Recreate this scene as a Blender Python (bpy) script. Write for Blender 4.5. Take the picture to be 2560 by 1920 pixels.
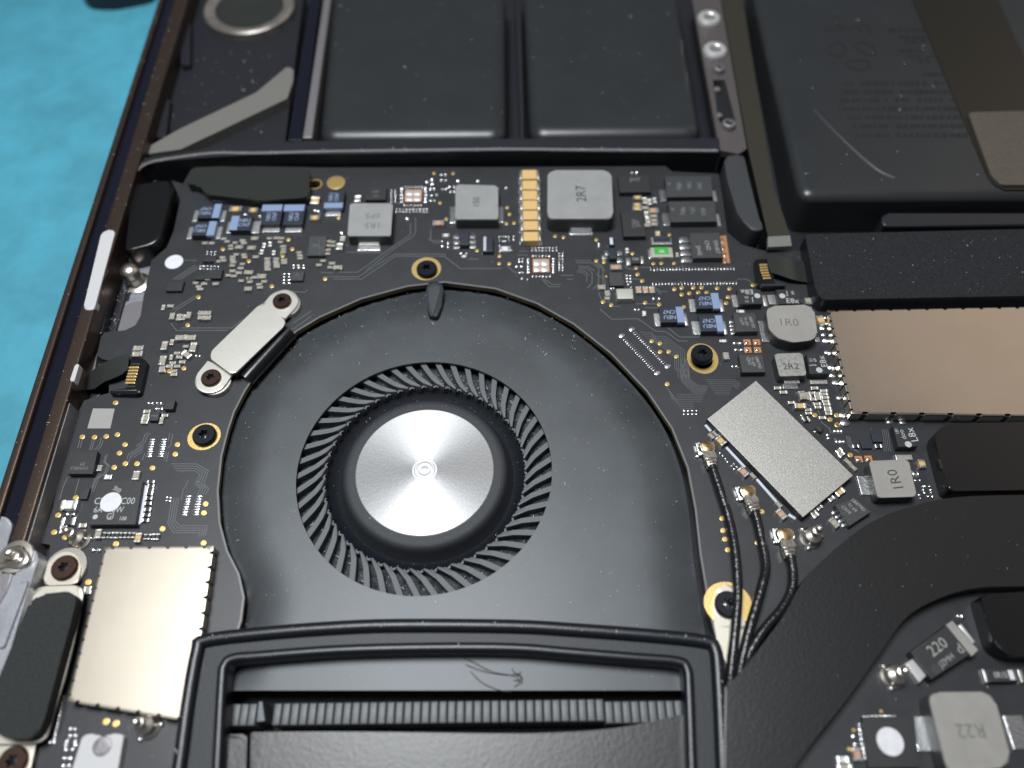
import bpy, bmesh, math, random
from mathutils import Matrix, Vector
from mathutils.geometry import tessellate_polygon

random.seed(7)
for o in list(bpy.data.objects):
    bpy.data.objects.remove(o)
scene = bpy.context.scene
COL = scene.collection
MM = 0.001                                  # everything below is written in millimetres

# ------------------------------------------------------------------ camera
FPX = 1922.0                                # focal length in photo pixels (2560 wide)
TILT, ROLL, HCAM = math.radians(31.3), math.radians(-0.75), 87.2
CAMR = (Matrix.Rotation(TILT, 3, 'X') @ Matrix.Rotation(ROLL, 3, 'Z'))
cam_d = bpy.data.cameras.new('camera')
cam = bpy.data.objects.new('camera', cam_d)
COL.objects.link(cam)
cam.matrix_world = Matrix.Translation((0, 0, HCAM * MM)) @ CAMR.to_4x4()
cam_d.sensor_fit = 'HORIZONTAL'
cam_d.sensor_width = 36.0
cam_d.lens = 36.0 * FPX / 2560.0
cam_d.clip_start = 0.005
cam_d.clip_end = 5.0
cam_d.dof.use_dof = True
cam_d.dof.focus_distance = 0.0985
cam_d.dof.aperture_fstop = 14.0
scene.camera = cam

# ------------------------------------------------------------------ world, lamps, exposure
world = bpy.data.worlds.new('World')
scene.world = world
world.use_nodes = True
bg = world.node_tree.nodes['Background']
bg.inputs[0].default_value = (0.54, 0.57, 0.63, 1)
bg.inputs[1].default_value = 0.15


def area(name, loc, target, sx, sy, power, col):
    l = bpy.data.lights.new(name, 'AREA')
    l.shape = 'RECTANGLE'
    l.size, l.size_y = sx * MM, sy * MM
    l.energy = power
    l.color = col
    ob = bpy.data.objects.new(name, l)
    COL.objects.link(ob)
    ob.location = Vector(loc) * MM
    d = (Vector(target) - Vector(loc))
    ob.rotation_euler = d.to_track_quat('-Z', 'Y').to_euler()
    return ob


area('bench_lamp', (-45, 78, 300), (-10, 40, 0), 120, 95, 1.2, (0.95, 0.98, 1.0))
area('added_warm_panel', (480, 340, 400), (40, 40, 0), 420, 360, 0.22, (1.0, 0.80, 0.63))  # added warm panel, gives the right shield its brown reflection

vs = scene.view_settings
vs.view_transform = 'Standard'
vs.look = 'None'
vs.exposure = 0.1
vs.gamma = 1.0
vs.use_curve_mapping = False

# ------------------------------------------------------------------ photo windows -> millimetres on a plane
S5, S3 = 2212 / 400.0, 2212 / 640.0
WIN = {'F': (0, 0, 2212 / 2560.0), 'X': (0, 0, 1.0),
       'A': (440, 400, S5), 'B': (800, 400, S5), 'C': (1200, 400, S5), 'D': (1500, 400, S5),
       'E': (1500, 640, S5), 'G': (1820, 640, S5), 'H': (380, 600, S5), 'I': (1900, 900, S5),
       'J': (100, 960, S5), 'K': (0, 1260, S5), 'L': (1700, 1060, S5), 'N': (160, 820, S5),
       'M': (2120, 1540, 2212 / 440.0), 'O': (1700, 780, 2212 / 300.0)}
for c_ in range(4):
    for r_ in range(4):
        WIN['t%d%d' % (c_, r_)] = (c_ * 640, r_ * 480, S3)


def P(k, u, v, z=0.0):
    x0, y0, s = WIN[k]
    x, y = x0 + u / s, y0 + v / s
    d = CAMR @ Vector(((x - 1280.0) / FPX, -(y - 960.0) / FPX, -1.0))
    t = (z - HCAM) / d.z
    return (d.x * t, d.y * t)


def PP(k, pts, z=0.0):
    return [P(k, u, v, z) for u, v in pts]


def PM(pts, z=0.0):
    """mixed windows: (k,u,v) triples"""
    return [P(k, u, v, z) for k, u, v in pts]


def rect(k, u0, v0, u1, v1, z):
    cu, cv = (u0 + u1) / 2, (v0 + v1) / 2
    cx, cy = P(k, cu, cv, z)
    w = abs(P(k, u1, cv, z)[0] - P(k, u0, cv, z)[0])
    d = abs(P(k, cu, v1, z)[1] - P(k, cu, v0, z)[1])
    return cx, cy, w, d


# ------------------------------------------------------------------ materials
MATS = {}


def mat(name, col, rough=0.5, metal=0.0, bump=0.0, bscale=3.0, vary=0.0, vscale=0.6, aniso=0.0,
        col2=None, spec=0.5, coat=0.0, rvary=0.0):
    """scales are in cycles per millimetre"""
    m = bpy.data.materials.new(name)
    m.use_nodes = True
    nt = m.node_tree
    b = nt.nodes['Principled BSDF']
    b.inputs['Base Color'].default_value = (*col, 1)
    b.inputs['Roughness'].default_value = rough
    b.inputs['Metallic'].default_value = metal
    b.inputs['Specular IOR Level'].default_value = spec
    if coat:
        b.inputs['Coat Weight'].default_value = coat
        b.inputs['Coat Roughness'].default_value = 0.15
    geo = nt.nodes.new('ShaderNodeNewGeometry')
    if bump:
        n = nt.nodes.new('ShaderNodeTexNoise')
        n.inputs['Scale'].default_value = bscale * 1000
        n.inputs['Detail'].default_value = 3
        nt.links.new(geo.outputs['Position'], n.inputs['Vector'])
        bp = nt.nodes.new('ShaderNodeBump')
        bp.inputs['Strength'].default_value = bump
        bp.inputs['Distance'].default_value = 0.0001
        nt.links.new(n.outputs['Fac'], bp.inputs['Height'])
        nt.links.new(bp.outputs['Normal'], b.inputs['Normal'])
    if vary or col2:
        n = nt.nodes.new('ShaderNodeTexNoise')
        n.inputs['Scale'].default_value = vscale * 1000
        n.inputs['Detail'].default_value = 6
        n.inputs['Roughness'].default_value = 0.65
        nt.links.new(geo.outputs['Position'], n.inputs['Vector'])
        r = nt.nodes.new('ShaderNodeValToRGB')
        c2 = col2 if col2 else tuple(c * (1 - vary) for c in col)
        r.color_ramp.elements[0].position = 0.36
        r.color_ramp.elements[1].position = 0.64
        r.color_ramp.elements[0].color = (*c2, 1)
        r.color_ramp.elements[1].color = (*col, 1)
        nt.links.new(n.outputs['Fac'], r.inputs['Fac'])
        nt.links.new(r.outputs['Color'], b.inputs['Base Color'])
        if rvary:
            mr = nt.nodes.new('ShaderNodeMapRange')
            mr.inputs['To Min'].default_value = rough - rvary
            mr.inputs['To Max'].default_value = rough + rvary
            nt.links.new(n.outputs['Fac'], mr.inputs['Value'])
            nt.links.new(mr.outputs['Result'], b.inputs['Roughness'])
    MATS[name] = m
    return m


mat('pcb', (0.026, 0.028, 0.032), 0.42, bump=0.10, bscale=6, vary=0.25, vscale=0.25)
mat('pcb_edge', (0.16, 0.115, 0.05), 0.6, bump=0.3, bscale=5)
mat('trace', (0.14, 0.145, 0.15), 0.34)
mat('solder', (0.83, 0.84, 0.85), 0.27, 1.0, bump=0.5, bscale=3)
mat('tin', (0.75, 0.75, 0.73), 0.36, 1.0, bump=0.4, bscale=4)
mat('gold', (0.72, 0.51, 0.20), 0.38, 0.85, bump=0.2, bscale=4)
mat('copper', (0.80, 0.36, 0.14), 0.42, 0.8, bump=0.2)
mat('cap_tan', (0.60, 0.40, 0.17), 0.42)
mat('cap_salmon', (0.45, 0.28, 0.19), 0.45)
mat('cap_grey', (0.33, 0.30, 0.24), 0.45)
mat('ferrite', (0.266, 0.270, 0.266), 0.5, bump=0.25, bscale=5, vary=0.12, vscale=0.35)
mat('ferrite_warm', (0.281, 0.270, 0.248), 0.5, bump=0.25, bscale=5, vary=0.12, vscale=0.35)
mat('ferrite_speckle', (0.311, 0.303, 0.281), 0.5, bump=0.4, bscale=4, col2=(0.20, 0.195, 0.18), vscale=2.2)
mat('ferrite_shaded', (0.045, 0.05, 0.05), 0.55, bump=0.3, bscale=4)  # shaded copy of the ferrite: shade of the upright faces put into the colour
mat('chip', (0.020, 0.021, 0.023), 0.5, bump=0.35, bscale=7)
mat('chip_matte', (0.040, 0.043, 0.045), 0.55, bump=0.5, bscale=7, vary=0.25, vscale=3)
mat('chip_blue', (0.022, 0.027, 0.040), 0.4, bump=0.1)
mat('stripe_blue', (0.20, 0.27, 0.42), 0.45)
mat('ink_light', (0.42, 0.44, 0.45), 0.6)
mat('ink_dim', (0.16, 0.17, 0.175), 0.6)
mat('ink_blue', (0.30, 0.38, 0.56), 0.6)
mat('ink_dark', (0.035, 0.035, 0.035), 0.6)
mat('ink_ghost', (0.13, 0.128, 0.125), 0.6)
mat('ink_pale', (0.30, 0.29, 0.28), 0.6)
mat('ink_battery', (0.010, 0.010, 0.011), 0.6)
mat('paint_white', (0.68, 0.68, 0.71), 0.5, bump=0.3, bscale=3, vary=0.12, vscale=1.2)
mat('underfill', (0.55, 0.58, 0.66), 0.35)
mat('green', (0.05, 0.36, 0.05), 0.4)
mat('crystal', (0.62, 0.62, 0.55), 0.4, 0.7, bump=0.3, bscale=3)
mat('nickel', (0.44, 0.395, 0.33), 0.40, 1.0, bump=0.04, bscale=5, vary=0.03, vscale=0.2, rvary=0.015)
mat('nickel_warm', (0.68, 0.62, 0.54), 0.24, 1.0, bump=0.03, bscale=2, vary=0.10, vscale=0.08, rvary=0.09)
mat('package_top', (0.56, 0.55, 0.52), 0.42, 0.75, bump=0.30, bscale=9, vary=0.35, vscale=6)
mat('cowling', (0.80, 0.78, 0.71), 0.36, 0.85, bump=0.05, vary=0.04)
mat('cowling_beige', (0.58, 0.54, 0.46), 0.42, 0.7, bump=0.08)
mat('screw_black', (0.012, 0.013, 0.02), 0.28, 0.3)
mat('screw_brown', (0.20, 0.125, 0.10), 0.25, 1.0)
mat('recess', (0.10, 0.10, 0.11), 0.2, 1.0)
mat('fan_plate', (0.058, 0.065, 0.071), 0.43, 0.3, bump=0.12, bscale=9, vary=0.22, vscale=0.10, rvary=0.05)
mat('fan_plastic', (0.052, 0.057, 0.064), 0.55, bump=0.2, bscale=6, spec=0.3)
mat('fan_blade', (0.105, 0.113, 0.122), 0.55, spec=0.35, bump=0.3, bscale=6)
mat('fan_dusty', (0.07, 0.075, 0.082), 0.8, spec=0.15, bump=0.7, bscale=7, col2=(0.012, 0.014, 0.018), vscale=1.2)
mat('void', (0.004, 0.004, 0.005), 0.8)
mat('rubber', (0.012, 0.014, 0.020), 0.42, bump=0.15, bscale=5)
mat('rubber_gloss', (0.006, 0.0062, 0.007), 0.26, bump=0.08, bscale=2)
mat('rubber_grey', (0.035, 0.038, 0.042), 0.5, bump=0.3, bscale=5)
mat('gasket', (0.006, 0.0075, 0.012), 0.36, bump=0.12, bscale=4)
mat('gasket_lit', (0.022, 0.025, 0.029), 0.5, spec=0.35, bump=0.3, bscale=5)  # lit copy of the gasket rubber: upward-facing lightness put into the colour
mat('fan_dark', (0.004, 0.0055, 0.009), 0.6, bump=0.3, bscale=6, spec=0.12)
mat('heatpipe', (0.0085, 0.0088, 0.0095), 0.37, bump=0.22, bscale=2.4)
mat('heatpipe_side', (0.010, 0.011, 0.012), 0.5)
mat('fin', (0.105, 0.112, 0.118), 0.5, 0.2, bump=0.35, bscale=5)
mat('case_brown', (0.085, 0.060, 0.048), 0.34, 0.75, bump=0.12, bscale=5)
mat('case_navy', (0.006, 0.0075, 0.015), 0.22, bump=0.05)  # dark rim reflection put into the colour, reused on the speaker wall
mat('case_dark', (0.026, 0.028, 0.034), 0.38, 0.4, bump=0.3, bscale=4)
mat('case_strip', (0.13, 0.115, 0.115), 0.42, 0.5, bump=0.3, bscale=5)
mat('case_ledge', (0.22, 0.21, 0.22), 0.42, 0.5, bump=0.4, bscale=6)
mat('case_silver', (0.40, 0.41, 0.45), 0.36, 0.5, bump=0.2, bscale=4, vary=0.2, vscale=0.4)
mat('plastic_pale', (0.50, 0.50, 0.50), 0.5, bump=0.15)
mat('battery', (0.023, 0.0255, 0.0275), 0.35, bump=0.22, bscale=0.35, vary=0.10, vscale=0.12, rvary=0.03)
mat('battery_tape', (0.014, 0.012, 0.008), 0.38)
mat('battery_pad', (0.085, 0.072, 0.055), 0.6, bump=0.6, bscale=6, vary=0.2, vscale=2)
mat('ribbon', (0.030, 0.028, 0.020), 0.4)
mat('ribbon_end', (0.16, 0.16, 0.15), 0.5)
mat('tape', (0.024, 0.027, 0.025), 0.28, bump=0.12, bscale=0.6)
mat('foam_black', (0.022, 0.023, 0.026), 0.8, bump=1.0, bscale=4, vary=0.5, vscale=3.5, spec=0.2)
mat('foam_grey', (0.135, 0.13, 0.12), 0.8, bump=0.6, bscale=5)
mat('fabric', (0.020, 0.023, 0.023), 0.8, bump=1.0, bscale=3.5, vary=0.5, vscale=3)
mat('cable', (0.010, 0.010, 0.012), 0.26, bump=0.9, bscale=2.2)
mat('plug', (0.75, 0.70, 0.60), 0.25, 1.0, bump=0.5, bscale=1.6)
mat('plug_gold', (0.50, 0.34, 0.18), 0.30, 1.0, bump=0.5, bscale=1.6)
mat('speaker_ring', (0.40, 0.365, 0.33), 0.35, 0.7, bump=0.5, bscale=1.5, vary=0.35, vscale=0.4)
mat('hub_ring', (0.33, 0.33, 0.335), 0.5, 1.0)
mat('hub_plastic', (0.030, 0.033, 0.038), 0.55, bump=0.4, bscale=7, spec=0.3)
mat('steel', (0.78, 0.73, 0.65), 0.30, 1.0)
mat('steel_bright', (0.85, 0.85, 0.84), 0.35, 0.7)
mat('mat_blue', (0.072, 0.35, 0.47), 0.6, bump=0.6, bscale=1.5, col2=(0.055, 0.27, 0.36), vscale=0.10)
mat('dust', (0.75, 0.77, 0.80), 0.9)
mat('hair', (0.06, 0.035, 0.03), 0.6)

# brushed disc on the fan hub
m = mat('disc', (0.345, 0.347, 0.352), 0.46, 1.0)
b = m.node_tree.nodes['Principled BSDF']
b.inputs['Anisotropic'].default_value = 0.84
b.inputs['Anisotropic Rotation'].default_value = 0.25
tg = m.node_tree.nodes.new('ShaderNodeTangent')
tg.direction_type = 'RADIAL'
tg.axis = 'Z'
m.node_tree.links.new(tg.outputs['Tangent'], b.inputs['Tangent'])
tc = m.node_tree.nodes.new('ShaderNodeTexCoord')
sep = m.node_tree.nodes.new('ShaderNodeVectorMath')
sep.operation = 'LENGTH'
m.node_tree.links.new(tc.outputs['Object'], sep.inputs[0])
wv = m.node_tree.nodes.new('ShaderNodeTexNoise')
wv.noise_dimensions = '1D'
wv.inputs['Scale'].default_value = 9000
m.node_tree.links.new(sep.outputs['Value'], wv.inputs['W'])
bp = m.node_tree.nodes.new('ShaderNodeBump')
bp.inputs['Strength'].default_value = 0.3
bp.inputs['Distance'].default_value = 0.00005
m.node_tree.links.new(wv.outputs['Fac'], bp.inputs['Height'])
bp2 = m.node_tree.nodes.new('ShaderNodeBump')
bp2.inputs['Strength'].default_value = 0.06
bp2.inputs['Distance'].default_value = 0.00008
nz = m.node_tree.nodes.new('ShaderNodeTexNoise')
nz.inputs['Scale'].default_value = 2600
nz.inputs['Detail'].default_value = 4
m.node_tree.links.new(tc.outputs['Object'], nz.inputs['Vector'])
m.node_tree.links.new(nz.outputs['Fac'], bp2.inputs['Height'])
m.node_tree.links.new(bp.outputs['Normal'], bp2.inputs['Normal'])
m.node_tree.links.new(bp2.outputs['Normal'], b.inputs['Normal'])


# ------------------------------------------------------------------ object helpers
def tag(o, label=None, cat=None, group=None, kind=None):
    if label: o['label'] = label
    if cat: o['category'] = cat
    if group: o['group'] = group
    if kind: o['kind'] = kind
    return o


def empty(name, xy, z, label, cat, group=None):
    o = bpy.data.objects.new(name, None)
    COL.objects.link(o)
    o.location = (xy[0] * MM, xy[1] * MM, z * MM)
    o.empty_display_size = 0.002
    return tag(o, label, cat, group)


def world_loc(o):
    v = Vector(o.location)
    while o.parent:
        o = o.parent
        v = v + Vector(o.location)
    return v


def link(name, me, loc_mm, parent=None, scale=(1, 1, 1), rotz=0.0):
    o = bpy.data.objects.new(name, me)
    COL.objects.link(o)
    loc = Vector(loc_mm) * MM
    if parent:
        o.parent = parent
        loc = loc - world_loc(parent)
    o.location = loc
    o.scale = scale
    o.rotation_euler = (0, 0, rotz)
    return o


def finish(bm, name, mats, smooth=True, angle=35):
    me = bpy.data.meshes.new(name)
    bm.normal_update()
    bm.to_mesh(me)
    bm.free()
    for m_ in (mats if isinstance(mats, (list, tuple)) else [mats]):
        me.materials.append(MATS[m_])
    if smooth:
        me.shade_smooth()
        me.set_sharp_from_angle(angle=math.radians(angle))
    return me


def area2(p):
    return sum(p[i][0] * p[(i + 1) % len(p)][1] - p[(i + 1) % len(p)][0] * p[i][1] for i in range(len(p)))


def ccw(p):
    return p if area2(p) > 0 else list(reversed(p))


def rounded(pts, r, n=4):
    """round the corners of a polygon; r one radius or a list"""
    out, N = [], len(pts)
    for i, p in enumerate(pts):
        ri = r[i] if isinstance(r, (list, tuple)) else r
        if ri <= 0:
            out.append(p); continue
        p = Vector(p); a = Vector(pts[i - 1]); c = Vector(pts[(i + 1) % N])
        da, dc = (a - p), (c - p)
        la, lc = da.length, dc.length
        t = min(ri, la * 0.48, lc * 0.48)
        s, e = p + da / la * t, p + dc / lc * t
        for j in range(n + 1):
            f = j / n
            q = (1 - f) ** 2 * s + 2 * f * (1 - f) * p + f * f * e
            out.append((q.x, q.y))
    return out


def smooth_path(pts, n=6, closed=False):
    """Catmull-Rom through the points (any dimension)"""
    P_ = [Vector(p) for p in pts]
    out = []
    N = len(P_)
    rng = range(N) if closed else range(N - 1)
    for i in rng:
        if closed:
            p0, p1, p2, p3 = P_[i - 1], P_[i], P_[(i + 1) % N], P_[(i + 2) % N]
        else:
            p0, p1, p2, p3 = P_[max(i - 1, 0)], P_[i], P_[i + 1], P_[min(i + 2, N - 1)]
        for j in range(n):
            t = j / n
            out.append(0.5 * ((2 * p1) + (p2 - p0) * t + (2 * p0 - 5 * p1 + 4 * p2 - p3) * t * t
                              + (3 * p1 - p0 - 3 * p2 + p3) * t ** 3))
    if not closed:
        out.append(P_[-1])
    return [tuple(v) for v in out]


def prism_bm(pts, z0, z1, bevel=0.0, seg=2, holes=(), bm=None, cx=0, cy=0, side_mat=0, bevel_mat=0):
    bm = bm or bmesh.new()
    pts = ccw([(x - cx, y - cy) for x, y in pts])
    if not holes:
        vb = [bm.verts.new((x * MM, y * MM, z0 * MM)) for x, y in pts]
        vt = [bm.verts.new((x * MM, y * MM, z1 * MM)) for x, y in pts]
        n = len(pts)
        top = bm.faces.new(vt)
        bm.faces.new(list(reversed(vb)))
        for i in range(n):
            f = bm.faces.new((vb[i], vb[(i + 1) % n], vt[(i + 1) % n], vt[i]))
            f.material_index = side_mat
        if bevel > 0:
            es = [bm.edges.get((vt[i], vt[(i + 1) % n])) for i in range(n)]
            bmesh.ops.bevel(bm, geom=es, offset=bevel * MM, segments=seg, affect='EDGES', profile=0.5,
                            clamp_overlap=True, material=bevel_mat)
        big = [f for f in bm.faces if len(f.verts) > 4]
        if big:
            bmesh.ops.triangulate(bm, faces=big)
    else:
        loops = [pts] + [ccw([(x - cx, y - cy) for x, y in h])[::-1] for h in holes]
        flat = [p for l in loops for p in l]
        tris = tessellate_polygon([[Vector((x, y, 0)) for x, y in l] for l in loops])
        vb = [bm.verts.new((x * MM, y * MM, z0 * MM)) for x, y in flat]
        vt = [bm.verts.new((x * MM, y * MM, z1 * MM)) for x, y in flat]
        for t in tris:
            a, b_, c = [flat[i] for i in t]
            if (b_[0] - a[0]) * (c[1] - a[1]) - (b_[1] - a[1]) * (c[0] - a[0]) < 0:
                t = tuple(reversed(t))
            try:
                bm.faces.new([vt[i] for i in t])
                bm.faces.new([vb[i] for i in reversed(t)])
            except ValueError:
                pass
        k = 0
        for l in loops:
            n = len(l)
            for i in range(n):
                a, b_ = k + i, k + (i + 1) % n
                f = bm.faces.new((vb[a], vb[b_], vt[b_], vt[a]))
                f.material_index = side_mat
            k += n
    return bm


def prism(name, pts, z0, z1, mats, parent=None, bevel=0.0, seg=2, holes=(), side_mat=0, smooth=True, bevel_mat=0):
    cx = sum(p[0] for p in pts) / len(pts)
    cy = sum(p[1] for p in pts) / len(pts)
    bm = prism_bm(pts, 0, z1 - z0, bevel, seg, holes, None, cx, cy, side_mat, bevel_mat)
    o = link(name, finish(bm, name, mats, smooth), (cx, cy, z0), parent)
    if bevel > 0 and smooth:
        wn = o.modifiers.new('weighted_normal', 'WEIGHTED_NORMAL')
        wn.keep_sharp = True
    return o


def pillow(name, quad, z0, z1, mats, parent, r=2.2, R=3.0, n=8):
    """soft-edged pouch: rings of an inset rounded quadrilateral"""
    quad = ccw(quad)
    cx = sum(p[0] for p in quad) / 4; cy = sum(p[1] for p in quad) / 4
    def inset(t):
        ls = []
        for i in range(4):
            a, b_ = Vector(quad[i]), Vector(quad[(i + 1) % 4])
            d = (b_ - a).normalized(); nr = Vector((-d.y, d.x))
            ls.append((a + nr * t, d))
        out = []
        for i in range(4):
            (p, d), (q, e) = ls[i - 1], ls[i]
            den = d.x * e.y - d.y * e.x
            w = ((q.x - p.x) * e.y - (q.y - p.y) * e.x) / den
            out.append(tuple(p + d * w))
        return rounded(out, max(0.4, R - t), 6)
    bm = bmesh.new()
    rings = []
    lv = [(0.0, z0)] + [(r * (1 - math.cos(math.pi / 2 * i / n)), z1 - r * 0.75 + r * 0.75 * math.sin(math.pi / 2 * i / n)) for i in range(n + 1)] + [(r + 3.0, z1 + 0.05), (r + 7.0, z1 + 0.02)]
    for t, z in lv:
        rings.append([bm.verts.new(((x - cx) * MM, (y - cy) * MM, (z - z0) * MM)) for x, y in inset(t)])
    m_ = len(rings[0])
    for a, b_ in zip(rings[:-1], rings[1:]):
        for i in range(m_):
            bm.faces.new((a[i], a[(i + 1) % m_], b_[(i + 1) % m_], b_[i]))
    bm.faces.new(rings[-1]); bm.faces.new(rings[0][::-1])
    return link(name, finish(bm, name, mats, True, 60), (cx, cy, z0), parent)


def circ(xy, r, n=32, ry=None, a0=0):
    ry = ry or r
    return [(xy[0] + r * math.cos(a0 + 2 * math.pi * i / n), xy[1] + ry * math.sin(a0 + 2 * math.pi * i / n))
            for i in range(n)]


def boxpts(cx, cy, w, d, rot=0.0):
    c, s = math.cos(rot), math.sin(rot)
    return [(cx + x * c - y * s, cy + x * s + y * c)
            for x, y in ((-w / 2, -d / 2), (w / 2, -d / 2), (w / 2, d / 2), (-w / 2, d / 2))]


def lathe_bm(profile, n=24, bm=None, c=(0, 0)):
    """profile of (r,z) in mm from the axis/bottom up"""
    bm = bm or bmesh.new()
    rings = []
    for r, z in profile:
        if r < 1e-6:
            rings.append([bm.verts.new((c[0] * MM, c[1] * MM, z * MM))])
        else:
            rings.append([bm.verts.new(((c[0] + r * math.cos(2 * math.pi * i / n)) * MM,
                                        (c[1] + r * math.sin(2 * math.pi * i / n)) * MM, z * MM)) for i in range(n)])
    for a, b_ in zip(rings[:-1], rings[1:]):
        for i in range(n):
            j = (i + 1) % n
            if len(a) == 1 and len(b_) == 1: continue
            if len(a) == 1: bm.faces.new((a[0], b_[j], b_[i]))
            elif len(b_) == 1: bm.faces.new((a[i], a[j], b_[0]))
            else: bm.faces.new((a[i], a[j], b_[j], b_[i]))
    return bm


def lathe(name, xy, z0, profile, mats, parent=None, n=24):
    return link(name, finish(lathe_bm(profile, n), name, mats), (xy[0], xy[1], z0), parent)


def band(path, w):
    """outline of a strip of width w round an open path"""
    L, R = [], []
    n = len(path)
    for i in range(n):
        a = Vector(path[max(i - 1, 0)]); c = Vector(path[min(i + 1, n - 1)]); p = Vector(path[i])
        t = (c - a)
        if t.length < 1e-9: t = Vector((1, 0))
        t.normalize()
        nrm = Vector((-t.y, t.x))
        k = 1.0
        if 0 < i < n - 1:
            d1 = (p - a).normalized()
            k = 1.0 / max(0.55, abs(d1.dot(t)))
        ww = w[i] if isinstance(w, (list, tuple)) else w
        L.append(tuple(p + nrm * ww / 2 * k)); R.append(tuple(p - nrm * ww / 2 * k))
    return L + R[::-1]


def tube_bm(path, r, n=8, bm=None, c=(0, 0, 0)):
    bm = bm or bmesh.new()
    pts = [Vector(p) - Vector(c) for p in path]
    rings = []
    for i, p in enumerate(pts):
        t = (pts[min(i + 1, len(pts) - 1)] - pts[max(i - 1, 0)]).normalized()
        up = Vector((0, 0, 1)) if abs(t.z) < 0.95 else Vector((1, 0, 0))
        s = t.cross(up).normalized()
        u = s.cross(t)
        rr = r[i] if isinstance(r, (list, tuple)) else r
        rings.append([bm.verts.new((p + (s * math.cos(2 * math.pi * j / n) + u * math.sin(2 * math.pi * j / n)) * rr) * MM)
                      for j in range(n)])
    for a, b_ in zip(rings[:-1], rings[1:]):
        for j in range(n):
            bm.faces.new((a[j], b_[j], b_[(j + 1) % n], a[(j + 1) % n]))
    bm.faces.new(rings[0])
    bm.faces.new(rings[-1][::-1])
    bmesh.ops.recalc_face_normals(bm, faces=bm.faces[:])
    return bm


def tube(name, path, r, mats, parent=None, n=8):
    c = path[0]
    return link(name, finish(tube_bm(path, r, n, None, c), name, mats), c, parent)


def sweep_bm(path, profile, bm=None):
    """profile: (sideways, z) points swept along a flat open path"""
    bm = bm or bmesh.new()
    n = len(path)
    rows_ = []
    for i in range(n):
        a = Vector(path[max(i - 1, 0)]); c = Vector(path[min(i + 1, n - 1)]); p = Vector(path[i])
        d1 = (p - a).normalized() if i else (c - p).normalized()
        d2 = (c - p).normalized() if i < n - 1 else d1
        t = (d1 + d2)
        if t.length < 1e-6: t = d1
        t.normalize()
        k = 1.0 / max(0.6, d1.dot(t))
        nr = Vector((-t.y, t.x)) * k
        rows_.append([bm.verts.new(((p.x + nr.x * o_) * MM, (p.y + nr.y * o_) * MM, z_ * MM)) for o_, z_ in profile])
    m_ = len(profile)
    fs_ = []
    for a, b_ in zip(rows_[:-1], rows_[1:]):
        for j in range(m_):
            fs_.append(bm.faces.new((a[j], b_[j], b_[(j + 1) % m_], a[(j + 1) % m_])))
    fs_.append(bm.faces.new(rows_[0][::-1])); fs_.append(bm.faces.new(rows_[-1]))
    bmesh.ops.recalc_face_normals(bm, faces=fs_)
    return bm


def ridge_profile(w, z0, z1, r, n=5):
    pts = [(-w / 2, z0)]
    pts += [(-w / 2 + r - r * math.cos(math.pi / 2 * i / n), z1 - r + r * math.sin(math.pi / 2 * i / n)) for i in range(n + 1)]
    pts += [(w / 2 - r + r * math.sin(math.pi / 2 * i / n), z1 - r + r * math.cos(math.pi / 2 * i / n)) for i in range(n + 1)]
    pts += [(w / 2, z0)]
    return pts


TEXTS = []


def text(parent, s, xy, z, h, rot, m_='ink_light', sx=1.0, name='marking'):
    TEXTS.append((parent, s, xy, z, h, rot, m_, sx, name))


def wedge_angle(k, u0, v0, u1, v1, z=0.0):
    a, b_ = P(k, u0, v0, z), P(k, u1, v1, z)
    return math.atan2(b_[1] - a[1], b_[0] - a[0])


# ------------------------------------------------------------------ work mat and things on it
ZM = -15.0
o = prism('work_mat', [(-190, -110), (60, -110), (60, 260), (-190, 260)], ZM - 2, ZM, 'mat_blue')
tag(o, kind='structure')
o = prism('tool_case', rounded([P('t00', 700, -260, ZM), P('t00', 1420, -260, ZM), P('t00', 1345, 25, ZM),
                                P('t00', 1000, 95, ZM), P('t00', 790, 85, ZM), P('t00', 740, 40, ZM)], 2.0), ZM, ZM + 3, 'rubber', bevel=1.0, seg=3)
tag(o, 'dark green-black tool lying on the blue mat beside the laptop edge', 'tool')

# ------------------------------------------------------------------ laptop case
case = empty('laptop_case', P('F', 300, 600, -4.5), -14.9, 'dark aluminium laptop base with brown rim, opened to show its insides', 'laptop case')
ZR = 3.0


def rim_line(xa, xb, z=ZR):
    p, q = Vector(P('X', xa, 0, z)), Vector(P('X', xb, 960, z))
    return p, q


def strip(la, lb, z0, z1, name, m_, bev=0.15, t0=-0.6, t1=1.55):
    (a0, a1), (b0, b1) = la, lb
    pts = [tuple(a0 + (a1 - a0) * t0), tuple(a0 + (a1 - a0) * t1), tuple(b0 + (b1 - b0) * t1), tuple(b0 + (b1 - b0) * t0)]
    prism(name, pts, z0, z1, m_, case, bevel=bev)
    return pts


LO, LA, LB, LC = rim_line(395, 82), rim_line(408, 104), rim_line(434, 142), rim_line(469, 179)
LD = (LC[0] + Vector((1.3, 0)), LC[1] + Vector((1.3, 0)))
rim_a = strip(LO, LA, -14.9, ZR, 'outer_lip', 'case_brown', 0.25)
strip(LA, LB, -14.9, ZR - 0.75, 'rim_dark_band', 'case_navy', 0.0)  # recessed band, its navy colour paints a dark reflection in the aluminium
rim_b = strip(LB, LC, -14.9, ZR - 0.1, 'inner_lip', 'case_brown', 0.25, -0.6, 1.30)
LE = (LC[0] + Vector((0.15, 0)), LC[1] + Vector((0.15, 0)))
strip(LC, LE, -4.6, 2.4, 'inner_wall', 'case_ledge', 0.05, 1.03, 1.29)
rim_c = strip(LC, LD, -14.9, -1.2, 'inner_ledge', 'case_dark', 0.3)
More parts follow.
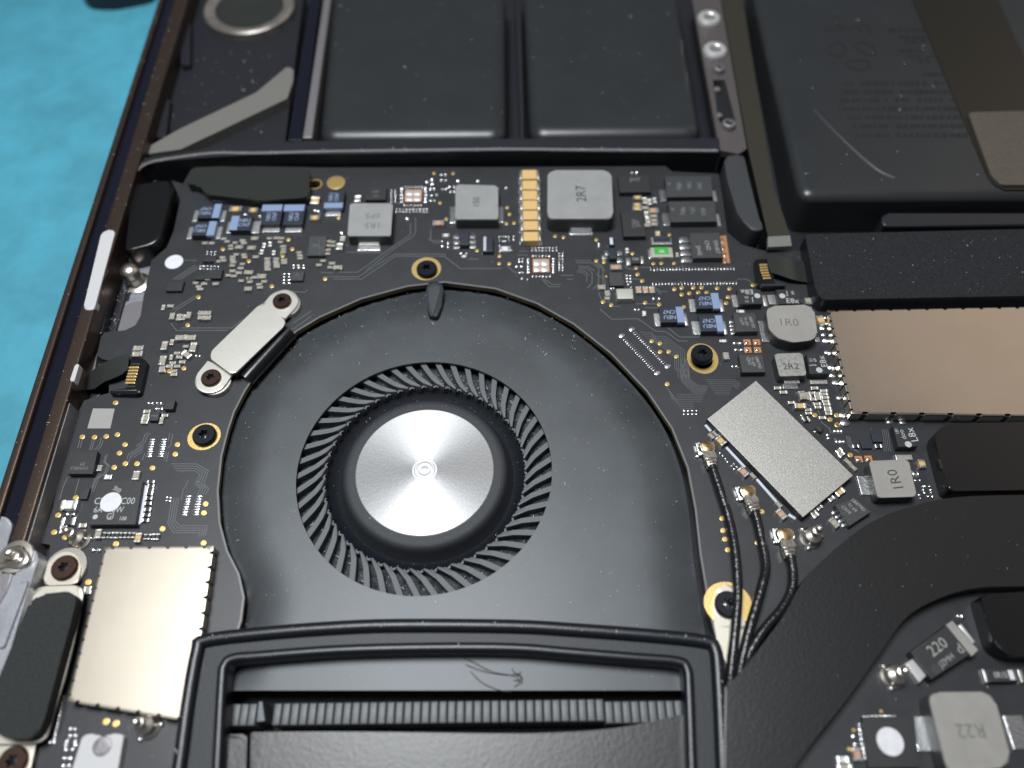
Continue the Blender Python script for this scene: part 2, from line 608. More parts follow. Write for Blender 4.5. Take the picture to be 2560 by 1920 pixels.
# floor of the case under everything
fx0 = LC[0] + (LC[1] - LC[0]) * -0.6; fx1 = LC[0] + (LC[1] - LC[0]) * 1.55
prism('case_floor', [tuple(fx0 + Vector((1.3, 0))), tuple(fx1 + Vector((1.3, 0))), (125, fx1.y), (125, fx0.y)], -14.9, -4.6, 'case_dark', case)
# wall between battery bay and board
ZW = 2.3
w_top = smooth_path(PM([('t00', 1245, 1370), ('t00', 1400, 1345), ('t10', 0, 1235), ('t10', 1000, 1215), ('t20', 0, 1200), ('t20', 1790, 1195)], ZW), 3)
w_bot = smooth_path(PM([('t00', 1165, 1490), ('t00', 1240, 1425), ('t00', 1500, 1385), ('t10', 0, 1338), ('t10', 1000, 1330), ('t20', 0, 1305), ('t20', 1800, 1310)], ZW), 3)
prism('bay_wall', w_top + w_bot[::-1], -4.6, ZW, 'case_dark', case, bevel=0.3)
# raised bright machined edge on the wall
we = smooth_path(PM([('t00', 1180, 1480), ('t00', 1270, 1412), ('t00', 1500, 1368), ('t00', 1850, 1325), ('t10', 0, 1326), ('t10', 700, 1310), ('t10', 1500, 1300), ('t20', 0, 1292), ('t20', 700, 1298), ('t20', 1780, 1302)], ZW), 3)
prism('wall_edge', band([tuple(p) for p in we], 0.55), ZW - 0.2, ZW + 0.12, 'case_ledge', case, bevel=0.1)
# wall between speaker and battery
sw = PM([('t10', 470, -60), ('t10', 560, -60), ('t10', 395, 1205), ('t10', 270, 1205)], ZW - 0.3)
prism('speaker_wall', sw, -4.6, ZW - 0.5, 'case_navy', case, bevel=0.2)
sw2 = PM([('t10', 590, -60), ('t10', 655, -60), ('t10', 485, 1190), ('t10', 400, 1190)], ZW - 0.3)
prism('battery_rail', sw2, -4.6, ZW - 0.3, 'case_ledge', case, bevel=0.25)
prism('cell_divider', PM([('t20', 25, -60), ('t20', 78, -60), ('t20', 110, 1200), ('t20', 70, 1200)], 0.2), -4.6, 0.0, 'case_dark', case, bevel=0.2)
# left ledges and silver floor beside the board
led = PM([('t02', 640, 140), ('t02', 760, 130), ('t02', 480, 1075), ('t02', 365, 1055)], -0.5)
prism('side_ledge', rounded(PM([('t01', 790, 1230), ('t01', 860, 1260), ('t01', 810, 1600), ('t01', 715, 1590)], -0.4), 0.5), -4.6, -0.4, 'case_ledge', case, bevel=0.25)
prism('side_ledge', rounded(PM([('t01', 1000, 420), ('t01', 1060, 420), ('t01', 880, 1230), ('t01', 780, 1230)], 0.2), 0.5), -4.6, 0.2, 'case_dark', case, bevel=0.25)
prism('silver_floor', rounded(PM([('t01', 930, 560), ('t01', 1420, 560), ('t01', 1300, 1260), ('t01', 810, 1290)], -2.2), 1.0), -4.6, -2.2, 'case_silver', case, bevel=0.2)
prism('silver_pocket', rounded(PM([('t01', 1020, 1000), ('t01', 1120, 910), ('t01', 1320, 890), ('t01', 1300, 1250), ('t01', 950, 1260)], -1.6), 1.2), -2.3, -1.6, 'case_silver', case, bevel=0.45, seg=3)
prism('pocket_face', rounded(PM([('t01', 1050, 1010), ('t01', 1130, 950), ('t01', 1320, 930), ('t01', 1300, 1250), ('t01', 985, 1260)], -1.5), 0.9), -1.6, -1.52, 'case_ledge', case)
prism('hole_shade_disc', circ(P('t01', 955, 745, -2.1), 0.75, 20), -2.4, -2.15, 'void', case)  # raised black disc, paints the darkness of a hole
# stud in the silver floor
sx = P('t01', 1190, 790, -2.0)
lathe('stud', sx, -2.2, [(0, 0), (1.9, 0), (1.9, 0.35), (1.45, 0.55), (1.2, 0.6), (1.2, 1.9), (0.85, 2.0), (0.85, 2.2), (1.3, 2.35),
                         (1.3, 3.3), (1.0, 3.7), (0.45, 3.9), (0, 3.95)], 'steel', case, 24)
# light oblong insert in the rim
ins = PM([('t01', 880, 330), ('t01', 1000, 320), ('t01', 810, 1020), ('t01', 715, 1015)], ZR + 0.1)
prism('rim_insert', rounded(ins, 0.95), ZR - 1.0, ZR + 0.05, 'plastic_pale', case, bevel=0.15)
ins = PM([('t01', 655, 1490), ('t01', 690, 1490), ('t01', 645, 1640), ('t01', 605, 1640)], ZR - 0.1)
prism('rim_insert', rounded(ins, 0.5), ZR - 1.0, ZR + 0.02, 'plastic_pale', case, bevel=0.1)
# top-left trough
prism('speaker_trough', PM([('t00', 1630, -80), ('t10', 420, -80), ('t10', 250, 1240), ('t00', 1310, 1370), ('t00', 1290, 1200)], -0.6), -4.6, -0.6, 'case_dark', case, bevel=0.2)
for (a, b_) in (((1610, 190), (1600, 560)), ((1430, 850), (1390, 1190))):
    q0, q1 = P('t00', *a, 0.6), P('t00', *b_, 0.6)
    o = prism('rim_rib', rounded(band([q0, q1], 1.6), 0.6), -0.7, 0.6, 'case_dark', case, bevel=0.5, seg=3)
# rounded bar of the case by the right battery
o = prism('case_bar', rounded(PM([('t31', 985, 185), ('t31', 2400, 172), ('t31', 2400, 288), ('t31', 985, 295)], 2.6), [0.9, 0, 0, 0.9]), -4.6, 2.6, 'case_dark', case, bevel=0.35, seg=3)

# ------------------------------------------------------------------ speaker and grey foam strip
spk = empty('speaker', P('t10', -40, -30, 0), -0.6, 'round dark speaker with worn silver ring in the case corner', 'speaker')
cxy = P('F', 537, 10, 1.0)
lathe('speaker_ring', cxy, -0.6, [(6.9, 0), (8.5, 0), (8.5, 1.2), (8.1, 1.55), (7.2, 1.55), (6.4, 1.1), (6.3, 0)], 'speaker_ring', spk, 64)
lathe('speaker_cone', cxy, -0.6, [(6.6, 0.6), (5.6, 0.25), (4.0, 0.5), (2.0, 0.9), (0, 1.0)], 'tape', spk, 48)
fs = PM([('t00', 1235, 1295), ('t00', 1560, 1110), ('t10', 0, 800), ('t10', 270, 575), ('t10', 325, 600), ('t10', 320, 700), ('t10', 270, 850), ('t00', 1900, 1130), ('t00', 1560, 1290), ('t00', 1270, 1330)], 1.2)
o = prism('foam_strip', rounded(fs, 0.3), -0.6, 1.2, 'foam_grey', None, bevel=0.15)
tag(o, 'long grey foam strip lying diagonally below the speaker ring', 'foam strip')

# ------------------------------------------------------------------ batteries
def cell(pts, z, label):
    b0 = empty('battery_cell', pts[0], -4.6, label, 'battery')
    pillow('pouch', pts, -4.6, z, 'battery', b0, 2.4, 3.0)
    return b0


cell(PM([('t10', 655, -90), ('t10', 2155, -90), ('t10', 2165, 1185), ('t10', 535, 1195)], 1.5), 1.5,
     'black battery pouch between the speaker wall and the other narrow pouch')
cell(PM([('t20', 95, -90), ('t20', 1435, -90), ('t20', 1655, 1160), ('t20', 155, 1175)], 1.5), 1.5,
     'black battery pouch beside the screw strip, its lower edge facing the board')
rb = empty('battery_pack', P('F', 1900, 300, 0), -4.6, 'wide black battery with printed Li-ion label, crease and brown pad', 'battery')
rpts = PM([('X', 1874, -60), ('X', 2660, -60), ('t31', 2400, 30), ('t31', 285, 42)], 3.2)
pillow('pouch', rpts, -4.6, 3.2, 'battery', rb, 1.8, 2.4)
ZB = 3.26
prism('black_tape', PM([('t30', 1235, -40), ('t30', 1975, -40), ('t30', 2400, 900), ('t30', 2400, 1640), ('t30', 2050, 1640), ('t30', 1960, 1600), ('t30', 1880, 1480)], ZB + 0.1), ZB - 0.02, ZB + 0.1, 'battery_tape', rb)
prism('brown_pad', rounded(PM([('t30', 1730, 970), ('t30', 2420, 950), ('t30', 2420, 1600), ('t30', 2020, 1595), ('t30', 1930, 1520)], ZB + 0.5), [0.6, 0, 0, 0.8, 0.8]), ZB + 0.1, ZB + 0.5, 'battery_pad', rb, bevel=0.1)
# crease
cr = smooth_path([P('t30', u, v, ZB) for u, v in ((380, 920), (560, 1110), (770, 1310), (960, 1470), (1120, 1540))], 5)
tube('crease', [(x, y, ZB - 1.18) for x, y in cr], [0.6] + [1.3] * (len(cr) - 2) + [0.6], 'battery', rb, 8)
# printed text: illegible lines kept as rows of dark word blocks
random.seed(3)
bmw = bmesh.new()
rows = [(715, 660, 1540), (790, 640, 1560), (860, 620, 1590), (935, 610, 1620), (1010, 690, 1660), (1085, 730, 1680), (1165, 760, 1700),
        (255, 1040, 1380), (315, 1130, 1390), (350, 1180, 1380), (435, 1140, 1440), (640, 1340, 1500)]
for v, ua, ub in rows:
    u = ua
    while u < ub:
        w = random.uniform(18, 46)
        hgt = random.uniform(13, 19)
        if random.random() < 0.88:
            q = PP('t30', [(u, v - hgt), (u + w, v - hgt), (u + w, v + hgt), (u, v + hgt)], ZB + 0.01)
            bmw.faces.new([bmw.verts.new((x * MM, y * MM, (ZB + 0.012) * MM)) for x, y in q][::-1])
        u += w + random.uniform(5, 26)
tag(link('printed_lines', finish(bmw, 'printed_lines', 'ink_battery', False), (0, 0, 0), rb), kind='stuff')
text(rb, 'Li-ion', P('t30', 690, 250, ZB), ZB + 0.012, 2.6, 180, 'ink_battery')
text(rb, 'UL', P('t30', 1370, 510, ZB), ZB + 0.012, 2.2, 180, 'ink_battery', 1.6)
cxr = Vector(P('t30', 740, 465, ZB))
for i in range(3):           # recycling triangle of three bent arrows
    bmr = bmesh.new()
    a = math.pi * 2 * i / 3 + 0.5
    pts = [(cxr + Vector((math.cos(a + da), math.sin(a + da))) * r) for da, r in ((-0.55, 3.9), (0.0, 4.3), (0.48, 4.1), (0.8, 2.6), (0.3, 1.6), (-0.55, 2.0), (-0.62, 3.7))]
    sweep_bm([tuple(p) for p in pts], [(-0.2, ZB), (-0.2, ZB + 0.013), (0.2, ZB + 0.013), (0.2, ZB)], bmr)
    link('recycling_arrow', finish(bmr, 'recycling_arrow', 'ink_battery', False), (0, 0, 0), rb)

# ------------------------------------------------------------------ bracket strip, ribbon, bumpers, foam
bs = empty('bracket_strip', P('t20', 1700, 800, 1.6), -4.6, 'narrow brown metal strip with slot and screws beside the battery pouch', 'bracket')
slot = rounded(PM([('t20', 1735, 690), ('t20', 1840, 690), ('t20', 1935, 1060), ('t20', 1900, 1130), ('t20', 1830, 1110), ('t20', 1780, 1030)], 1.6), 0.4)
prism('strip', rounded(PM([('t20', 1548, -60), ('t20', 1792, -60), ('t20', 2028, 1285), ('t20', 1960, 1330), ('t20', 1800, 1300), ('t20', 1765, 1140)], 1.6), 0.3), 0.4, 1.6, 'case_strip', bs, holes=[slot])
prism('support', PM([('t20', 1600, -60), ('t20', 1780, -60), ('t20', 2010, 1270), ('t20', 1830, 1270)], 0.4), -4.6, 0.3, 'case_dark', bs)
for u, v in ((1775, 760), (1790, 985)):
    prism('slot_insert', circ(P('t20', u, v, 1.2), 0.55, 16), 0.3, 1.1, 'case_ledge', bs, bevel=0.1)
lab = ['silver round-headed screw in the brown strip, next to the battery edge', 'silver round-headed screw in the brown strip, nearer the slot',
       'small dark screw at the upper end of the slot', 'small dark screw at the lower end of the slot']
for i, (u, v, r, mm_) in enumerate(((1700, 165, 2.1, 'steel_bright'), (1752, 440, 2.1, 'steel_bright'), (1785, 605, 1.0, 'case_ledge'), (1870, 1085, 1.15, 'case_ledge'))):
    s_ = empty('strip_screw', P('t20', u, v, 1.9), 1.6, lab[i], 'screw', 'screws of the brown strip')
    c_ = P('t20', u, v, 1.9)
    lathe('head', c_, 1.6, [(0, 0.05), (r, 0.0), (r, 0.5), (r * 0.86, 0.9), (r * 0.62, 1.0), (r * 0.55, 0.75), (r * 0.5, 0.7)], mm_, s_, 28)
    lathe('recess', c_, 1.6, [(r * 0.52, 0.7), (r * 0.5, 0.62), (0, 0.6)], 'case_ledge' if i < 2 else 'case_dark', s_, 20)
rbn = empty('ribbon_cable', P('t20', 2000, 900, 1.2), -4.6, 'flat olive ribbon cable running between the brown strip and wide battery', 'cable')
prism('ribbon', PM([('t20', 1800, -60), ('t20', 1985, -60), ('t21', 2260, -40), ('t31', 190, 370), ('t31', 0, 380), ('t20', 2040, 1290)], 1.3), 1.1, 1.3, 'ribbon', rbn)
prism('ribbon_carrier', PM([('t20', 1830, -60), ('t20', 1960, -60), ('t31', 150, 340), ('t31', 20, 350), ('t20', 2060, 1290)], 1.0), -4.6, 1.08, 'case_dark', rbn)
prism('ribbon_end', PM([('t31', 0, 384), ('t31', 190, 374), ('t31', 205, 465), ('t31', 0, 475)], 1.25), 0.5, 1.24, 'ribbon_end', rbn)


def bumper(pts, z, label, r=1.4, m_='rubber_gloss', bv=0.5):
    o = prism('rubber_bumper', rounded(pts, r, 3), -4.6, z, m_, None, bevel=bv, seg=4)
    return tag(o, label, 'bumper')


bumper(PM([('t00', 1130, 1590), ('t00', 1480, 1540), ('t01', 1470, 60), ('t01', 1370, 440), ('t01', 1060, 525), ('t01', 1130, 90)], 1.8), 1.8,
       'black rubber block beside the case rim and taped connector')
bumper(PM([('t20', 1830, 1370), ('t20', 1900, 1330), ('t20', 2010, 1335), ('t21', 2140, 250), ('t21', 2190, 320), ('t21', 2080, 340), ('t21', 1950, 200), ('t20', 1860, 1560)], 2.2), 2.2,
       'grey-black rubber finger between the battery bay wall and ribbon cable', 1.2, 'rubber_grey', 0.3)
o = prism('foam_pad', rounded(PM([('t31', 320, 365), ('t31', 2420, 315), ('t31', 2420, 893), ('t31', 480, 930), ('t31', 425, 885), ('t31', 400, 790)], 2.7), 0.4), 0.05, 2.7, ['foam_black', 'rubber'], None, bevel=0.12, side_mat=1)
tag(o, 'wide black foam pad above the warm metal shield, below the battery', 'foam pad')
for pts, lb in ((PM([('t32', 1440, 470), ('t32', 1465, 395), ('t32', 1560, 340), ('t32', 2420, 325), ('t32', 2420, 912), ('t32', 1590, 925), ('t32', 1555, 895)], 2.4), 'black smooth cover block directly below the warm metal shield'),
                (PM([('t33', 1830, 165), ('t33', 2450, 115), ('t33', 2450, 700), ('t33', 2090, 690), ('t33', 1960, 610)], 2.4), 'black smooth cover block below the heat pipe, beside the 220 capacitor')):
    o = prism('cover_block', rounded(pts, 0.7), 0.05, 2.4, 'rubber_gloss', None, bevel=0.35, seg=3)
    tag(o, lb, 'cover')

# ------------------------------------------------------------------ logic board
board = empty('logic_board', P('F', 1106, 560, 0), -0.95, 'dark grey laptop logic board with round fan cut-out, crowded with components', 'circuit board')
outer = PM([('t00', 1480, 1560), ('A', 100, 330), ('A', 230, 90), ('A', 700, 80), ('B', 0, 105), ('B', 2212, 100), ('D', 900, 85), ('D', 1000, 160), ('D', 1640, 190),
            ('D', 1700, 560), ('D', 1760, 1000), ('D', 1960, 1170), ('D', 2212, 1240), ('G', 600, -60), ('G', 1250, -80), ('X', 2750, 560), ('X', 2750, 2050), ('X', 1825, 2050),
            ('F', 1580, 1640), ('F', 1560, 1420), ('F', 1536, 1330), ('F', 1514, 1200), ('F', 1503, 1100), ('F', 1486, 1010), ('F', 1452, 925),
            ('F', 1398, 845), ('F', 1320, 763), ('F', 1240, 700), ('F', 1160, 655), ('F', 1070, 623), ('F', 960, 609), ('F', 880, 618),
            ('F', 780, 645), ('F', 690, 685), ('F', 640, 715), ('F', 570, 780), ('F', 528, 845), ('F', 505, 890), ('F', 492, 930), ('F', 478, 985),
            ('F', 470, 1060), ('F', 474, 1130), ('F', 490, 1190), ('F', 515, 1240), ('F', 526, 1290), ('F', 520, 1340), ('F', 500, 1400), ('X', 500, 2050),
            ('X', -180, 2050), ('X', -60, 1900), ('K', 330, 1659), ('K', 580, 830), ('K', 690, 720), ('K', 690, 560), ('K', 560, 540), ('t02', 455, 1080), ('J', 400, 620), ('J', 610, 230), ('N', 400, 960), ('N', 620, 900), ('N', 640, 450),
            ('N', 530, 430), ('N', 455, 380), ('N', 510, 120), ('N', 560, 60), ('t01', 1080, 1195), ('t01', 1170, 1150), ('t01', 1215, 1070), ('t01', 1240, 900), ('t01', 1310, 590), ('t01', 1440, 480), ('t01', 1500, 340), ('t01', 1560, 60)], 0.0)
holes = [circ(P('A', 1925, 335, 0), 0.85, 20), circ(P('E', 1415, 1440, 0), 1.35, 24)]
prism('substrate', outer, -0.95, 0.0, ['pcb', 'pcb_edge'], board, holes=holes, side_mat=1, smooth=False)
bpy.data.objects['substrate']['label'] = 'matte dark grey fibreglass board with brown cut edge'


cut = [p for p in outer[18:48]]
link('cut_edge', finish(sweep_bm(cut, [(-0.12, -0.05), (-0.12, 0.02), (0.12, 0.02), (0.12, -0.05)]), 'cut_edge', 'trace'), (0, 0, 0), board)


# --- shared unit meshes
def boxes_mesh(name, boxes, mats):
    """boxes: (x0,x1,y0,y1,z0,z1,material index) in unit coordinates, top edges chamfered"""
    bm = bmesh.new()
    for x0, x1, y0, y1, z0, z1, mi in boxes:
        c = 0.06
        lv = []
        for z, k in ((z0, 0), (z1 - c, 0), (z1, c)):
            lv.append([bm.verts.new(p + (z,)) for p in ((x0 + k, y0 + k), (x1 - k, y0 + k), (x1 - k, y1 - k), (x0 + k, y1 - k))])
        fs_ = [bm.faces.new(lv[2])]
        for a, b_ in ((0, 1), (1, 2)):
            for i in range(4):
                fs_.append(bm.faces.new((lv[a][i], lv[a][(i + 1) % 4], lv[b_][(i + 1) % 4], lv[b_][i])))
        for f in fs_: f.material_index = mi
    return finish(bm, name, mats, False)


def cap_mesh(body):
    return boxes_mesh('capacitor_' + body, [(-.5, -.25, -.5, .5, 0, 1, 0), (.25, .5, -.5, .5, 0, 1, 0), (-.26, .26, -.465, .465, 0, .955, 1)], ['tin', body])


CAPM = {k: cap_mesh(k) for k in ('cap_tan', 'cap_salmon', 'cap_grey', 'chip', 'paint_white')}
DOME = finish(lathe_bm([(500, 0), (500, 120), (430, 330), (250, 450), (0, 500)], 10), 'dome', 'solder')
PADM = finish(lathe_bm([(500, 0), (500, 700), (420, 1000), (0, 1000)], 20), 'pad', 'gold')


def cap(k, u, v, L, W, h, axis='x', body='cap_grey', rot=None, name='capacitor'):
    """small two-terminal part; L along the terminals, W across (mm)"""
    x, y = P(k, u, v, h)
    r = rot if rot is not None else (0 if axis == 'x' else math.pi / 2)
    r += random.uniform(-0.03, 0.03)
    return link(name, CAPM[body], (x, y, 0), board, (L * MM, W * MM, h * MM), r)


def caps(k, lst, L=0.88, W=0.48, h=0.40, body='cap_grey'):
    for it in lst:
        ax = it[2] if len(it) > 2 else 'x'
        j = random.uniform(0.92, 1.08)
        cap(k, it[0], it[1], L * j, W * j, h, ax, body)


def pads(k, lst, name='test_pad', r=0.3):
    for it in lst:
        rr = it[2] if len(it) > 2 else r * 0.92
        x, y = P(k, it[0], it[1], 0.03)
        link(name, PADM, (x, y, 0), board, (2 * rr * MM, 2 * rr * MM, 0.045 * MM))


BALLS = bmesh.new()       # reflowed solder on bare pads, far too small to pick apart


def ball(k, u, v, rx=0.22, ry=0.22, h=0.14, rot=0.0):
    x, y = P(k, u, v, h)
    c, s = math.cos(rot), math.sin(rot)
    rings = []
    for fr, fz in ((1.0, 0.0), (0.93, 0.45), (0.62, 0.85)):
        ring = []
        for i in range(8):
            a = 2 * math.pi * i / 8
            px, py = rx * fr * math.cos(a), ry * fr * math.sin(a)
            ring.append(BALLS.verts.new(((x + px * c - py * s) * MM, (y + px * s + py * c) * MM, fz * h * MM)))
        rings.append(ring)
    t = BALLS.verts.new((x * MM, y * MM, h * MM))
    for a, b_ in zip(rings[:-1], rings[1:]):
        for i in range(8):
            BALLS.faces.new((a[i], a[(i + 1) % 8], b_[(i + 1) % 8], b_[i]))
    for i in range(8):
        BALLS.faces.new((rings[-1][i], rings[-1][(i + 1) % 8], t))


def balls(k, lst, rx=0.22, ry=0.22, h=0.14, rot=0.0):
    for u, v in lst: ball(k, u, v, rx, ry, h, rot)


def row(k, u0, v0, u1, v1, n, rx, ry, h=0.12, rot=0.0):
    for i in range(n):
        f = i / (n - 1)
        ball(k, u0 + (u1 - u0) * f, v0 + (v1 - v0) * f, rx, ry, h, rot)


def solid(name, k, quad, h, m_, bevel=0.08, label=None, r=0.0, side=None, seg=2):
    """component body from the pixel corners of its top face"""
    pts = PP(k, quad, h) if isinstance(k, str) else k
    if r: pts = rounded(pts, r)
    mats = [m_, side] if side else m_
    o = prism(name, pts, 0.0, h, mats, board, bevel=bevel, seg=seg, side_mat=1 if side else 0)
    if label: o['label'] = label
    return o


def rq(u0, v0, u1, v1):
    return [(u0, v0), (u1, v0), (u1, v1), (u0, v1)]


def squared(k, u0, v0, u1, v1, h):
    cx, cy, w, d = rect(k, u0, v0, u1, v1, h)
    return boxpts(cx, cy, w, d)


def sub(parent, name, pts, z0, z1, m_, bevel=0.04):
    return prism(name, pts, z0, z1, m_, parent, bevel=bevel)


def chip(k, u0, v0, u1, v1, h, m_='chip', label=None, txt=None, rot=0, th=0.5, ink='ink_dim'):
    o = solid('chip', squared(k, u0, v0, u1, v1, h), None, h, m_, 0.05, label)
    if txt:
        n = len(txt)
        for i, (s, u, v) in enumerate(txt):
            text(o, s, P(k, u, v, h), h + 0.012, th, rot, ink)
    return o


# ---- tantalum capacitors with a blue stripe: (window, body, stripe rect, terminals, text rotation, text centre)
def tant(k, body, stripe, terms, rot, tc_, label=None, h=1.1, lines=('NEU', 'CN7'), m_='chip_blue', ink='ink_blue', th=0.62):
    o = solid('tantalum_capacitor', squared(k, *body, h), None, h, m_, 0.07, label)
    if stripe:
        sub(o, 'stripe', squared(k, *stripe, h), h - 0.55, h + 0.012, 'stripe_blue', 0.03)
    for t in terms:
        sub(o, 'terminal', squared(k, *t, 0.35), 0.0, 0.35, 'tin', 0.12)
    c_ = Vector(P(k, *tc_, h))
    a = math.radians(rot)
    dn = Vector((math.sin(a), -math.cos(a)))
    for i, s in enumerate(lines):
        text(o, s, tuple(c_ + dn * (i - (len(lines) - 1) / 2) * th * 1.45), h + 0.012, th, rot, ink)
    return o


tant('A', (315, 610, 605, 800), (515, 606, 612, 798), [(235, 690, 312, 850), (575, 690, 690, 850)], 180, (410, 705))
tant('A', (235, 850, 540, 1040), (440, 846, 546, 1040), [(158, 920, 236, 1090), (505, 915, 632, 1090)], 180, (335, 945))
tant('A', (760, 775, 1040, 970), (752, 771, 862, 968), [(700, 850, 775, 1010), (1035, 840, 1165, 1010)], 0, (950, 865))
tant('A', (1195, 620, 1462, 890), (1190, 616, 1467, 705), [(1195, 905, 1440, 995)], 90, (1320, 780))
tant('A', (1498, 620, 1770, 890), (1493, 616, 1775, 705), [(1505, 905, 1745, 995)], 90, (1630, 780))
tant('B', (60, 430, 330, 660), (55, 590, 315, 662), [(75, 685, 290, 770)], 90, (190, 510))
tant('E', (828, 705, 1158, 915), (1058, 700, 1162, 917), [(748, 785, 835, 970), (1160, 785, 1215, 965)], 180, (960, 810))
tant('E', (1318, 515, 1648, 725), (1545, 510, 1652, 727), [(1232, 590, 1335, 772), (1650, 590, 1712, 770)], 180, (1450, 620))
tant('E', (1378, 823, 1700, 1040), (1605, 818, 1704, 1042), [(1272, 895, 1382, 1088), (1700, 895, 1755, 1085)], 180, (1508, 932))


# ---- inductors
def inductor(pts, h, txts, m_, terms, label, r=0.6, bev=0.25, ink='ink_dark'):
    o = prism('inductor', rounded(pts, r), 0.0, h, [m_, 'ferrite_shaded'], board, bevel=bev, seg=3, side_mat=1)
    o['label'] = label
    for k, q in terms:
        sub(o, 'terminal', squared(k, *q, 0.25), 0.0, 0.25, 'solder', 0.1)
    for s, xy, th, rot in txts:
        text(o, s, xy, h + 0.012, th, rot, ink)
    return o


h = 2.0
o = inductor(PP('B', [(415, 598), (1008, 598), (978, 1050), (378, 1050)], h), h,
             [('1R5', P('B', 720, 905, h), 1.1, 180), ('0F5', P('B', 730, 775, h), 1.1, 180)], 'ferrite',
             [('B', (515, 1170, 845, 1250))], 'grey inductor marked 1R5 beside the bright solder pads', 0.35, 0.2, 'ink_ghost')
sub(o, 'terminal', squared('B', 540, 1085, 815, 1165, 0.8), 0.0, 0.7, 'tin')
h = 2.0
inductor(PM([('X', 1139, 461), ('X', 1245, 464), ('X', 1246, 548), ('X', 1138, 548)], h), h, [('150', P('B', 2160, 575, h), 1.0, 90)], 'ferrite',
         [('B', (1795, 640, 1885, 870)), ('C', (240, 640, 325, 860))], 'grey inductor marked 150 with folded metal terminals on both sides', 0.4, 0.3, 'ink_dark')
h = 2.8
o = inductor(PP('C', [(935, 140), (1815, 140), (1845, 812), (930, 812)], h), h, [('2R7', P('C', 1395, 465, h), 1.5, 90)], 'ferrite',
             [('C', (1225, 945, 1565, 1030))], 'largest grey inductor, marked 2R7, beside seven tan capacitors', 1.2, 0.3)
sub(o, 'terminal', squared('C', 1255, 850, 1540, 940, 0.9), 0.0, 0.9, 'solder')
prism('dimple', circ(P('C', 1385, 470, h), 3.6, 48), h - 0.05, h + 0.006, 'ferrite', o)
h = 2.2
inductor(PP('G', [(590, 690), (1110, 672), (1190, 735), (1240, 1100), (1150, 1165), (900, 1195), (690, 1135), (565, 1010), (530, 760)], h), h,
         [('1R0', P('G', 850, 915, h), 1.25, -3)], 'ferrite_warm', [('G', (440, 890, 560, 1190)), ('G', (1200, 1110, 1275, 1190))],
         'many-cornered warm grey inductor marked 1R0 at the corner of the shield', 0.5, 0.25, 'ink_ghost')
h = 1.7
o = inductor(PM([('G', 640, 1352), ('G', 1025, 1338), ('I', 645, 212), ('I', 272, 225)], h), h, [('2R2', P('G', 868, 1525, h), 0.95, 0)], 'ferrite_speckle',
             [('I', (312, 330, 530, 400))], 'small speckled inductor with bold black marking 2R2', 0.35, 0.12)
sub(o, 'terminal', squared('I', 330, 240, 545, 320, 0.6), 0.0, 0.6, 'tin')
h = 1.9
inductor(PP('t32', [(872, 665), (1213, 650), (1287, 972), (948, 982)], h), h, [('1R0', P('t32', 1095, 820, h), 1.25, 96)], 'ferrite_warm',
         [('t32', (785, 790, 875, 960))], 'square warm grey inductor marked 1R0 beside the black cover block', 0.45, 0.15)
h = 2.6
inductor(PP('t33', [(1378, 1005), (1945, 1000), (2118, 1640), (1560, 1720)], h), h, [('R22', P('t33', 1750, 1340, h), 1.3, 180)], 'ferrite_warm',
         [('t33', (1258, 1205, 1470, 1515)), ('t33', (2075, 1200, 2250, 1500))], 'large brown-grey inductor faintly marked R22 beside the heat pipe', 1.2, 0.3, 'ink_ghost')

# ---- seven tan capacitors in a column
for vc, ua, ub in ((195, 545, 822), (340, 547, 826), (480, 548, 830), (617, 550, 834), (757, 555, 838), (900, 560, 842), (1050, 562, 845)):
    h = 1.2
    cx, cy, w, d = rect('C', ua, vc - 63, ub, vc + 63, h)
    o = prism('capacitor', boxpts(cx, cy, w * 0.72, d), 0.0, h - 0.03, 'cap_tan', board, bevel=0.08)
    o['label'] = 'large tan ceramic capacitor in the column of seven'
    for s in (-1, 1):
        prism('terminal', boxpts(cx + s * w * 0.43, cy, w * 0.15, d * 1.02), 0.0, h, 'tin', o, bevel=0.15)
        prism('terminal', boxpts(cx + s * w * 0.535, cy, w * 0.05, d * 0.9), 0.0, 0.3, 'solder', o, bevel=0.05)

# ---- chips
chip('B', 630, 378, 915, 548, 0.8, 'chip', 'small black chip above the 1R5 inductor', [('6QF', 770, 440), ('A71', 770, 500)], 0, 0.4)
chip('D', 258, 208, 692, 442, 0.9, 'chip', 'black power chip right of the 2R7 inductor', [('JH7', 480, 275)], 0, 0.8)
chip('D', 305, 708, 612, 1052, 0.9, 'chip', 'black upright power chip below tiny capacitors', [('7200', 470, 880), ('JH7', 535, 880)], 90, 0.6)
chip('A', 1828, 1050, 2072, 1320, 0.6, 'chip_matte', 'small matte grey chip with dense pins', [('6N7', 1940, 1180)], 0, 0.4)
chip('A', 370, 1335, 560, 1402, 0.55)
chip('H', 735, 400, 965, 530, 0.55)
chip('H', 600, 465, 740, 545, 0.4)
chip('H', 205, 565, 425, 702, 0.55)
chip('H', 1920, 435, 2095, 558, 0.5, 'chip_matte', None, [('72', 2005, 480)], 0, 0.35)
chip('E', 128, 222, 318, 408, 0.7, 'chip_matte')
chip('N', 1390, 1000, 1522, 1122, 0.8, 'chip')
chip('N', 1190, 1165, 1310, 1280, 0.6, 'chip', None, [('MW', 1250, 1215)], 0, 0.35)
chip('J', 560, 1440, 668, 1592, 0.4, 'chip')
chip('I', 1400, 1100, 1540, 1222, 0.35, 'chip_blue')
chip('I', 1550, 1010, 1685, 1132, 0.35, 'chip_blue')
o = solid('chip', 'J', [(448, 930), (795, 930), (727, 1245), (383, 1245)], 0.9, 'chip', 0.05, 'square black chip near the case edge')
text(o, '62', P('J', 590, 1105, 0.9), 0.912, 0.45, 0, 'ink_dim')
